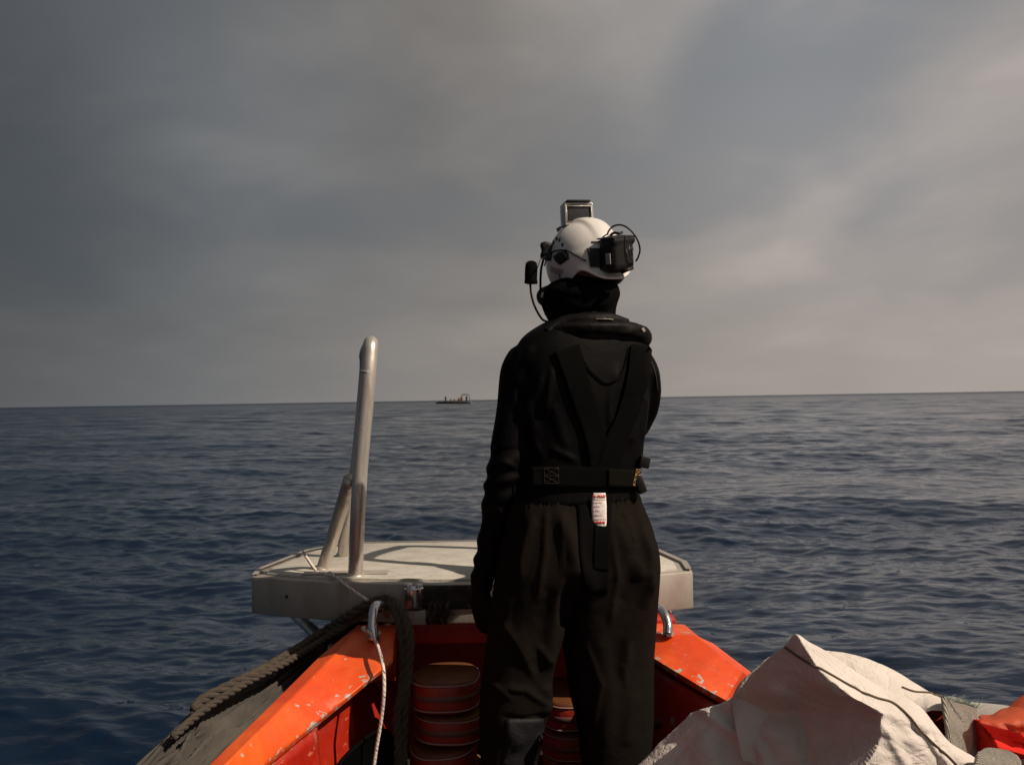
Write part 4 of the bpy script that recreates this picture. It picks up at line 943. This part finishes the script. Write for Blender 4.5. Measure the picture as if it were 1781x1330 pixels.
# helmet: shell with crest panel, brim behind, vents, strap plate, lamp box, camera
hc0 = at(1018, 456, 2.985)
HR = Matrix.Rotation(HY, 3, 'Z') @ Matrix.Rotation(R(-5), 3, 'X') @ Matrix.Rotation(R(-3), 3, 'Y')
def hel(v): return hc0 + HR @ Vector(v)
def shell(offset=0.0):
    nu, nv = 96, 40; rows = []
    for i in range(nv + 1):
        v = i / nv
        row = []
        for j in range(nu):
            u = 2 * math.pi * j / nu; cu, su = math.cos(u), math.sin(u)   # su=+1 front
            rim = -.070 - .006 * max(0, abs(cu)) ** 3 + .026 * math.exp(-((su + .66) / .24) ** 2) - .012 * math.exp(-((su + 1.0) / .16) ** 2)
            el0 = math.asin(max(-1, rim / .125)); el = math.pi / 2 - (math.pi / 2 - el0) * v
            ce, se = math.cos(el), math.sin(el); pwz = .86
            a, b, h = .108 + offset, .134 + offset, .122 + offset
            x, y, z = a * cu * ce ** .92 if ce > 0 else 0, b * su * ce ** .92 if ce > 0 else 0, h * np.sign(se) * abs(se) ** 1.06
            # crest panel along the top, front to back, with a soft step
            top = max(0, se) ** .6
            k = 1 / (1 + math.exp((abs(x) - .036) / .0016)); z += .0085 * k * min(1, max(0, (z + .005) / .03)); 
            # step lower at the sides
            k2 = 1 / (1 + math.exp((z - .012) / .003)); x *= 1 + .018 * k2; y *= 1 + .012 * k2
            if v > .9:
                t = (v - .9) / .1; fl = .010 * t * t * (1 + 1.8 * math.exp(-((su + 1.0) / .3) ** 2)); x += fl * cu; y += fl * su
            row.append(list(hel((x, y, z))))
        rows.append(row)
    P = np.array(rows); n, m = P.shape[:2]
    V = P.reshape(-1, 3); Fc = [(i * m + j, i * m + (j + 1) % m, (i + 1) * m + (j + 1) % m, (i + 1) * m + j) for i in range(n - 1) for j in range(m)]
    return V, Fc
SV, SF = shell()
helmet = mesh_obj('helmet', SV, SF, M['white'], person); q = helmet.modifiers.new('s', 'SOLIDIFY'); q.thickness = .005; q.offset = -1
helmet['label'] = 'white climbing style helmet'
TH = bvh(SV, SF)
def hpatch(name, poly, m, off=.0015, th=.002, parent=helmet, tree=None):
    c = np.mean(poly, axis=0); pts = []; n = len(poly); res = []
    for k in (0, .35, .7, 1.0):
        for p in poly:
            q = c + (np.array(p) - c) * k; h = hit(tree or TH, q[0], q[1], off + (th if k < .99 else 0)); res.append(list(h) if h is not None else list(at(q[0], q[1], 2.95)))
    V = np.array(res); Fc = []
    for r_ in range(3):
        for j in range(n): Fc.append((r_ * n + j, r_ * n + (j + 1) % n, (r_ + 1) * n + (j + 1) % n, (r_ + 1) * n + j))
    return mesh_obj(name, V, Fc, m, parent, sharp=40)
hpatch('side_vent', [(963, 446), (972, 439), (984, 436), (990, 443), (991, 450), (982, 456), (974, 461), (966, 454)], M['rubber'], .002, .006)
for poly in ([(966, 413), (970, 412), (971, 417), (967, 420)], [(972, 415), (976, 413), (975, 419), (972, 422)], [(978, 421), (981, 425), (979, 430), (976, 426)], [(984, 432), (988, 436), (984, 438)], [(962, 418), (965, 419), (964, 425), (961, 424)]):
    hpatch('vent_slot', poly, M['rubber'], .0008, .0012)
hpatch('faded_sticker', [(958, 463), (969, 466), (980, 469), (979, 477), (967, 477), (957, 472)], mat('faded_mauve', (.36, .30, .31), .5), .0006, .0006)
hpatch('strap_plate', [(1021, 432), (1046, 432), (1048, 470), (1022, 472)], M['rubber'], .003, .004)
hpatch('crest_slot', [(1028, 420), (1046, 420), (1047, 422.5), (1029, 422.5)], M['grey_mark'], .0015, .0015)
# headset clip on the left of the helmet
ec = at(951, 437, 2.975)
mesh_obj('headset_mount', *remesh([box(ec, (.03, .045, .05), Matrix.Rotation(R(20), 3, 'Y'), .008), box(at(947, 430, 2.97), (.022, .035, .03), Matrix.Rotation(R(-15), 3, 'Y'), .006), box(at(956, 447, 2.955), (.024, .02, .022), None, .004)], .0035, 1), M['plast'], helmet)
mesh_obj('ear_cup', *remesh([tube([at(945, 516, 2.99), at(951, 516, 2.98), at(975, 516, 2.985)], [.024, .034, .036], 24, 4)], .005, 1), M['rubber'], helmet)
mesh_obj('chin_strap', *tube([at(945, 452, 2.95), at(941, 470, 2.94), at(940, 500, 2.94), at(942, 525, 2.95), at(950, 548, 2.96)], .0035, 8, 6), M['strap'], helmet)
mesh_obj('strap_buckle', *box(at(943, 513, 2.925), (.008, .006, .016), Matrix.Rotation(R(15), 3, 'Y'), .002), M['label_grey'], helmet)
mesh_obj('microphone_boom', *tube([at(955, 560, 2.93), at(943, 555, 2.925), at(931, 535, 2.92), at(924, 512, 2.915), at(922, 488, 2.915)], .0032, 10, 8), M['rubber'], helmet)
mesh_obj('microphone', *remesh([tube([at(923.5, 494, 2.915), at(923.5, 490, 2.915), at(923.5, 480, 2.915), at(924, 466, 2.915), at(924, 457, 2.915), at(924, 453.5, 2.915)], [.013, .0175, .0185, .0185, .016, .006], 22, 4), tube([at(912, 490, 2.912), at(935, 491, 2.912)], .006, 10, 3)], .002, 2), mat('foam_windshield', (.004, .004, .004), .95, spec=.1, bump=1.2, bscale=300), helmet)
mesh_obj('microphone_cable', *tube([at(934, 468, 2.92), at(940, 452, 2.93), at(948, 446, 2.935)], .0012, 6, 5), M['rubber'], helmet)
mesh_obj('headset_cable', *wire(TH, [(947, 462), (952, 448), (962, 439), (975, 435.5), (988, 437), (1003, 445), (1020, 454)], .0022, .004), M['rubber'], helmet)
# battery / light box on the back of the helmet
bc = at(1073, 442, 2.862)
BR = Matrix.Rotation(R(38), 3, 'Z') @ Matrix.Rotation(R(-9), 3, 'Y') @ Matrix.Rotation(R(6), 3, 'X')
lb = mesh_obj('battery_box', *remesh([box(bc, (.092, .066, .106), BR, .022), box(bc + BR @ Vector((.002, -.004, .038)), (.092, .060, .026), BR, .010), box(bc + BR @ Vector((-.028, .012, -.012)), (.034, .05, .064), BR, .008)], .0028, 1), M['plast'], helmet)
def onbox(x, z, w_, h_, m, dep=.0335): return box(bc + BR @ Vector((x, -dep, z)), (w_, .0015, h_), BR)
mesh_obj('box_marking', *join([onbox(.006 + .011 * k, .002 + .008 * math.sin(k * 1.3), .0022, .022 + .006 * (k % 2), None, .0335) for k in range(3)] + [onbox(.012 + .004 * k, .012, .0015, .010, None, .0335) for k in range(6)]), M['grey_mark'], helmet)
mesh_obj('box_label', *box(bc + BR @ Vector((-.0475, -.012, -.010)), (.0025, .018, .030), BR, .0005), M['label_grey'], helmet)
mesh_obj('box_strap', *box(bc + BR @ Vector((.002, -.001, .047)), (.094, .066, .004), BR, .001), M['rubber'], helmet)
mesh_obj('box_hook', *tube([at(1062, 409, 2.88), at(1068, 405, 2.86), at(1076, 406, 2.85), at(1082, 404, 2.86)], .004, 8, 4), M['rubber'], helmet)
mesh_obj('box_hook', *tube([at(1082, 474, 2.85), at(1090, 470, 2.83), at(1100, 466, 2.85)], .005, 8, 4), M['rubber'], helmet)
mesh_obj('box_cable', *tube([at(1056, 416, 2.90), at(1058, 403, 2.87), at(1068, 393, 2.84), at(1083, 392, 2.83), at(1098, 402, 2.82), at(1109, 418, 2.82), at(1113, 434, 2.83), at(1110, 447, 2.85), at(1106, 454, 2.87)], .0026, 8, 8), M['rubber'], helmet)
# action camera in a clear housing
cc2 = at(1003, 372, 2.99); CRt = Matrix.Rotation(R(13), 3, 'Z') @ Matrix.Rotation(R(-2), 3, 'Y')
def cb(x, y, z, a, b, c, bev=.0): return box(cc2 + CRt @ Vector((x, y, z)), (a, b, c), CRt, bev)
fr = [cb(0, 0, .026, .088, .050, .008, .003), cb(-.041, 0, -.006, .007, .050, .064, .003), cb(.041, 0, -.006, .007, .050, .064, .003), cb(0, 0, -.034, .088, .050, .008, .003), cb(0, .01, 0, .078, .030, .06, .004)]
hcam = mesh_obj('action_camera', *join(fr), M['clear'], helmet, sharp=40)
mesh_obj('camera_body', *cb(0, -.012, -.004, .070, .018, .050, .003), M['screen'], hcam if False else helmet, sharp=40)
mesh_obj('camera_latch', *join([cb(0, -.005, .034, .072, .050, .006, .002), cb(0, -.024, .0235, .05, .002, .003, .0005)]), M['rubber'], helmet)
mesh_obj('camera_frame', *join([cb(0, -.0245, .019, .076, .002, .0025), cb(0, -.0245, -.028, .076, .002, .0025), cb(-.0385, -.0245, -.004, .0025, .002, .05), cb(.0385, -.0245, -.004, .0025, .002, .05)]), mat('housing_edge', (.62, .62, .56), .2, spec=.8), helmet)
mesh_obj('camera_mount', *cb(0, 0, -.047, .03, .024, .022, .003), M['plast'], helmet)
mesh_obj('hinge_screw', *cb(.046, .0, -.022, .01, .012, .008, .002), M['plast'], helmet)
hpatch('front_clip', [(967, 398), (973, 394), (980, 393), (977, 399), (970, 405)], M['rubber'], .002, .005)

at = _at
# ------------------------------------------------------------------ white woven bag in the foreground
bag = thing('woven_bag', 'large off-white woven bag slumped in the lower right foreground', 'bag', (.6, 2.1, 0))
TOPL = [(1040, 1400), (1085, 1352), (1118, 1326), (1150, 1293), (1180, 1264), (1208, 1240), (1238, 1229), (1266, 1221), (1288, 1200), (1312, 1174), (1342, 1142), (1366, 1122), (1387, 1105), (1410, 1118), (1440, 1134), (1478, 1160), (1520, 1186), (1560, 1205), (1600, 1228), (1628, 1262), (1652, 1290), (1680, 1308), (1700, 1322), (1704, 1345), (1708, 1400)]
def bag_mesh():
    C = catmull([(x, y, 0) for x, y in TOPL], 11)[:, :2]; n = len(C); m = 150
    rdg = [(1387, 1105), (1425, 1165), (1478, 1208), (1536, 1240), (1528, 1290), (1500, 1335), (1480, 1520)]
    P = np.zeros((m, n, 3))
    X = C[:, 0]; 
    for i in range(m):
        v = (i / (m - 1)); 
        px = X + (np.interp(X, [1040, 1400, 1708], [1000, 1400, 1760]) - X) * v ** 1.3; py = C[:, 1] + (1560 - C[:, 1]) * v
        d, t = polydist(px, py, rdg); sgn = px - np.interp(py, [1105, 1165, 1208, 1240, 1290, 1335, 1560], [1387, 1425, 1478, 1536, 1528, 1500, 1470])
        Y = 2.22 - .00045 * (py - 1105)
        left = np.clip(-sgn, 0, 500); right = np.clip(sgn, 0, 500)
        Y = Y + .72 * (1 - np.exp(-left / 420.0)) + .00045 * right
        Y = Y + .012 * np.exp(-((px - 1355) / 40) ** 2 - ((py - 1205) / 28) ** 2) * -3.2
        Y = Y - .05 * np.exp(-((px - 1335) / 45) ** 2 - ((py - 1280) / 35) ** 2)
        Y = Y - .035 * np.exp(-((px - 1225) / 30) ** 2 - ((py - 1300) / 50) ** 2)
        Y = Y - .035 * np.exp(-((px - 1440 - .5 * (py - 1200)) / 26) ** 2 - ((py - 1190) / 18) ** 2)
        # folds
        for (fx, fy, dx, dy, wd, am) in ((1245, 1250, .8, .6, 12, .022), (1190, 1300, .7, -.7, 9, -.014), (1290, 1240, .6, .8, 9, -.02), (1560, 1300, .5, .85, 10, .012), (1600, 1280, .62, .78, 7, -.012), (1640, 1320, .7, .7, 9, .010), (1400, 1290, .2, 1, 12, -.018), (1330, 1330, .3, 1, 10, .015), (1470, 1250, .9, .3, 10, .014), (1425, 1225, .9, .45, 8, -.012), (1570, 1250, .9, .3, 9, .010)):
            nn = -(px - fx) * dy + (py - fy) * dx; aa = (px - fx) * dx + (py - fy) * dy
            Y = Y - am * np.exp(-(nn / wd) ** 2) * np.exp(-(aa / 75) ** 2)
        Y = Y + .03 * np.exp(-v * 14) # roll away at the hem
        for j in range(n): P[i, j] = at(px[j], py[j], Y[j])
    V = P.reshape(-1, 3); V = V + np.array([0, 1, .2]) * (vnoise(V, 20, 44, 2) * .006 + (1 - np.abs(vnoise(V, 26, 45, 1)) * 2.2).clip(-1, 1) ** 3 * .006 + (1 - np.abs(vnoise(V, 55, 46, 1)) * 2.5).clip(-1, 1) ** 3 * .0028)[:, None]
    back = V.reshape(m, n, 3).copy(); vv = np.linspace(0, 1, m)[:, None]
    back[:, :, 1] = back[:, :, 1] + np.minimum(.14, .012 + vv * .6)
    V2 = np.vstack([V, back.reshape(-1, 3)]); k = m * n; Fc = []
    for i in range(m - 1):
        for j in range(n - 1):
            a = (i * n + j, i * n + j + 1, (i + 1) * n + j + 1, (i + 1) * n + j); Fc += [a, tuple(x + k for x in a[::-1])]
    bd = list(range(n)) + [i * n + n - 1 for i in range(1, m)] + [(m - 1) * n + j for j in range(n - 2, -1, -1)] + [i * n for i in range(m - 2, 0, -1)]
    Fc += [(a, b, b + k, a + k) for a, b in zip(bd, bd[1:] + bd[:1])]
    return V2, Fc
BV, BF = bag_mesh(); mesh_obj('front_panel', BV, BF, M['bag'], bag, sharp=70); TBg = bvh(BV, BF)
mesh_obj('seam', *wire(TBg, [(1366, 1125), (1400, 1148), (1430, 1165), (1480, 1193), (1520, 1212), (1552, 1222), (1580, 1245), (1600, 1268), (1622, 1292), (1645, 1312), (1668, 1335)], .0024, .0022, 10), M['seam'], bag)
def panel(name, top, bot, Yt, Yb, seed, m, parent, amp=.012, rows=26, th=.004, sc=22, yx=0):
    T_, B_ = catmull([(x, y, 0) for x, y in top], 8), catmull([(x, y, 0) for x, y in bot], 8)
    nn = min(len(T_), len(B_)); ti = np.linspace(0, 1, nn)
    T_ = np.stack([np.interp(ti, np.linspace(0, 1, len(T_)), T_[:, k]) for k in range(2)], 1); B_ = np.stack([np.interp(ti, np.linspace(0, 1, len(B_)), B_[:, k]) for k in range(2)], 1)
    P = np.zeros((rows, nn, 3))
    for i in range(rows):
        k = i / (rows - 1); q = T_ * (1 - k) + B_ * k
        for j in range(nn): P[i, j] = at(q[j, 0], q[j, 1], Yt + (Yb - Yt) * k + .03 * math.sin(math.pi * k) * -1 + yx * j / (nn - 1))
    V = P.reshape(-1, 3); V = V + np.array([.1, 1, .1]) * (vnoise(V, sc, seed, 3) * amp)[:, None]
    V, Fc = grid(V.reshape(rows, nn, 3)); o = mesh_obj(name, V, Fc, m, parent); q = o.modifiers.new('s', 'SOLIDIFY'); q.thickness = th; return o, V, Fc
o_, PV, PF = panel('back_panel', [(1270, 1218), (1284, 1188), (1310, 1164), (1345, 1140), (1400, 1128), (1450, 1130), (1500, 1141), (1550, 1162), (1590, 1186), (1618, 1203), (1640, 1214), (1654, 1226)],
      [(1290, 1320), (1320, 1330), (1350, 1330), (1400, 1330), (1440, 1330), (1480, 1320), (1520, 1300), (1560, 1280), (1590, 1260), (1612, 1236), (1630, 1232), (1650, 1234)], 2.50, 2.38, 71, M['bag'], bag, .014)
mesh_obj('back_seam', *wire(bvh(PV, PF), [(1568, 1195), (1590, 1203), (1615, 1205), (1640, 1210)], .0018, .003, 5), M['seam'], bag)

# webbing strap, red bag, film and rope hank at the right edge
o_, WV, WF = panel('webbing_strap', [(1644, 1212), (1655, 1211), (1668, 1214), (1684, 1220), (1698, 1228)], [(1662, 1345), (1672, 1345), (1685, 1345), (1694, 1345), (1703, 1345)], 2.36, 2.28, 15, M['web'], None, .006, 24, .010, 30, yx=.14)
tag(o_, 'rough off-white webbing strap standing beside the woven bag', 'strap')
o_, _, _ = panel('folded_strap', [(1702, 1306), (1718, 1300), (1740, 1301), (1764, 1308), (1775, 1322)], [(1704, 1380), (1720, 1380), (1740, 1380), (1764, 1380), (1776, 1380)], 2.16, 2.08, 19, M['web'], None, .012, 16, .016, 40, yx=.12)
tag(o_, 'folded end of rough off-white webbing at the bottom right corner', 'strap')
def pillow(name, top, bot, Y, m, label, cat, seed, depth=.09, amp=.01):
    T_, B_ = catmull([(x, y, 0) for x, y in top], 10)[:, :2], catmull([(x, y, 0) for x, y in bot], 10)[:, :2]; n = len(T_); k = 28; P = np.zeros((n, k, 3))
    for i in range(n):
        t_, b_ = np.array(at(*T_[i], Y)), np.array(at(*B_[i], Y)); c = (t_ + b_) / 2; h = (t_ - b_) / 2
        for j in range(k):
            a = 2 * np.pi * j / k; P[i, j] = c + h * math.sin(a) + np.array([0, depth * math.cos(a), 0])
    V, Fc = rings(P); N = vnormals(V, Fc); V = V + N * (vnoise(V, 26, seed, 3) * amp)[:, None]
    o = mesh_obj(name, V, Fc, m); return tag(o, label, cat)
pillow('life_jacket', [(1703, 1256), (1725, 1262), (1750, 1270), (1790, 1272), (1860, 1262)], [(1703, 1300), (1725, 1304), (1750, 1309), (1790, 1312), (1860, 1330)], 2.42, M['redfab'], 'bright red folded life jacket under the orange film at the right edge', 'life jacket', 3, .09, .02)
pillow('red_locker_cover', [(1560, 1218), (1600, 1220), (1640, 1226), (1668, 1236)], [(1560, 1330), (1600, 1330), (1640, 1330), (1668, 1330)], 2.52, mat('dark_red_fabric', (.10, .004, .004), .7, spec=.1, bump=.2), 'dark red cover between the woven bag and the webbing strap', 'cover', 6, .05, .004)  # red fabric colour lowered to stand in for the shade it lies in
o_, _, _ = panel('orange_film', [(1702, 1246), (1740, 1232), (1781, 1210), (1840, 1178)], [(1704, 1258), (1740, 1264), (1781, 1276), (1840, 1290)], 2.44, 2.34, 25, M['film'], None, .026, 50, .0012, 48)
tag(o_, 'crumpled translucent orange film above the red life jacket', 'film')
# frayed teal netting at the top of the strap
g = np.random.default_rng(5); parts = []
for k in range(70):
    x0 = 1652 + g.random() * 50; y0 = 1216 + (x0 - 1652) * .3; p = at(x0, y0, 2.37)
    d = Vector((g.normal() * .012, g.normal() * .008, abs(g.normal()) * .009 + .003)); parts.append(tube([p, p + d * .6 + Vector((g.normal() * .004, 0, 0)), p + d], [.0007, .0003], 3, 2))
tag(mesh_obj('frayed_netting', *join(parts), mat('teal_net', (.16, .24, .22), .8)), 'wispy frayed teal netting on top of the webbing strap', 'netting')

# ------------------------------------------------------------------ far boat with people
FB = 400.0
def fp(px, py): return at(px, py, FB)
fb = thing('distant_boat', 'low dark open boat with a crew on the horizon left of the person', 'boat', tuple(fp(788, 703)))
u = F / FB  # px per metre
def bxp(x0, x1, y0, y1, dep): 
    a, b = fp(x0, y0), fp(x1, y1); return box((a + b) / 2, (abs(b.x - a.x), dep, abs(a.z - b.z)), None, .05)
hp = []
for x, h, wd in ((757.5, .35, .2), (762, .9, 1.2), (775, 1.1, 2.2), (795, 1.1, 2.4), (812, 1.0, 2.3), (818, .9, 2.0)):
    c = fp(x, 702); t = np.linspace(0, 2 * np.pi, 16, endpoint=False); hp.append([[c.x, c.y + wd * math.cos(q), c.z - .5 + (h * 1.0) * (.5 + .5 * math.sin(q)) + .5] for q in t])
mesh_obj('hull', *rings(np.array(hp)), mat('dark_hull', (.006, .006, .007), .6), fb)
mesh_obj('tube_cargo', *join([bxp(782, 796, 698.5, 700, 1.6)]), mat('dark_cargo', (.012, .010, .010), .8), fb)
mesh_obj('radar_arch', *join([tube([fp(801, 699), fp(803, 688), fp(806, 685.5), fp(813, 685.5), fp(816, 688), fp(817.5, 700)], .16, 8, 5), tube([fp(803, 687) + Vector((0, .9, 0)), fp(815, 687) + Vector((0, .9, 0))], .12, 6, 3)]), mat('grey_arch', (.14, .12, .10), .5), fb)
mesh_obj('console', *join([bxp(796, 801, 692.5, 700, 1.0)]), mat('brown_console', (.16, .06, .03), .6), fb)
mesh_obj('outboard_motor', *join([bxp(812.5, 814.8, 697.5, 702, .5)]), M['label_grey'], fb)
mesh_obj('outboard_motor', *join([bxp(818.5, 820.3, 697.5, 702, .5)]), M['label_grey'], fb)
mesh_obj('white_bundle', *remesh([bxp(794.5, 797.5, 697.2, 699.6, .8)], .08, 3), M['white'], fb)
def tiny(px, feet, head, m, label, lean=0):
    a, b = fp(px, feet), fp(px + lean, head); H_ = (b.z - a.z); p = lambda x, z, y=0: Vector((a.x + x * H_ + (b.x - a.x) * z, a.y + y * H_, a.z + z * H_))
    parts = [tube([p(-.05, 0), p(-.055, .25), p(-.045, .5)], [.04 * H_, .045 * H_, .06 * H_], 8, 3), tube([p(.05, 0), p(.055, .25), p(.045, .5)], [.04 * H_, .045 * H_, .06 * H_], 8, 3),
             tube([p(0, .46), p(0, .6), p(0, .78), p(0, .83)], [.08 * H_, .085 * H_, .10 * H_, .05 * H_], 10, 3), tube([p(0, .8), p(0, .88), p(0, .93), p(0, .99), p(0, 1.0)], [.03 * H_, .045 * H_, .06 * H_, .04 * H_, .01 * H_], 10, 3),
             tube([p(-.10, .79), p(-.13, .6), p(-.11, .44)], [.035 * H_, .03 * H_, .022 * H_], 8, 3), tube([p(.10, .79), p(.13, .6), p(.11, .44)], [.035 * H_, .03 * H_, .022 * H_], 8, 3)]
    o = mesh_obj('person', *remesh(parts, .035 * H_ / 1.2, 1), m); tag(o, label, 'person', 'people aboard the distant boat')
dkc = mat('dark_clothes', (.008, .008, .009), .9)
tiny(775, 699.6, 688.3, dkc, 'lone dark figure standing near the bow of the distant boat')
tiny(803, 699.5, 687.8, mat('olive_clothes', (.05, .05, .03), .9), 'figure in olive clothes beside the console of the distant boat')
tiny(811.5, 699.3, 687.5, dkc, 'dark figure standing under the arch of the distant boat')
tiny(799.5, 700, 690.5, mat('orange_clothes', (.35, .07, .02), .9), 'figure in an orange jacket at the console of the distant boat')
for x in (784, 790):
    tiny(x, 701, 692.6, mat('grey_clothes', (.10, .09, .085), .9), 'leftmost of the two grey figures amidships on the distant boat' if x < 787 else 'rightmost of the two grey figures amidships on the distant boat')
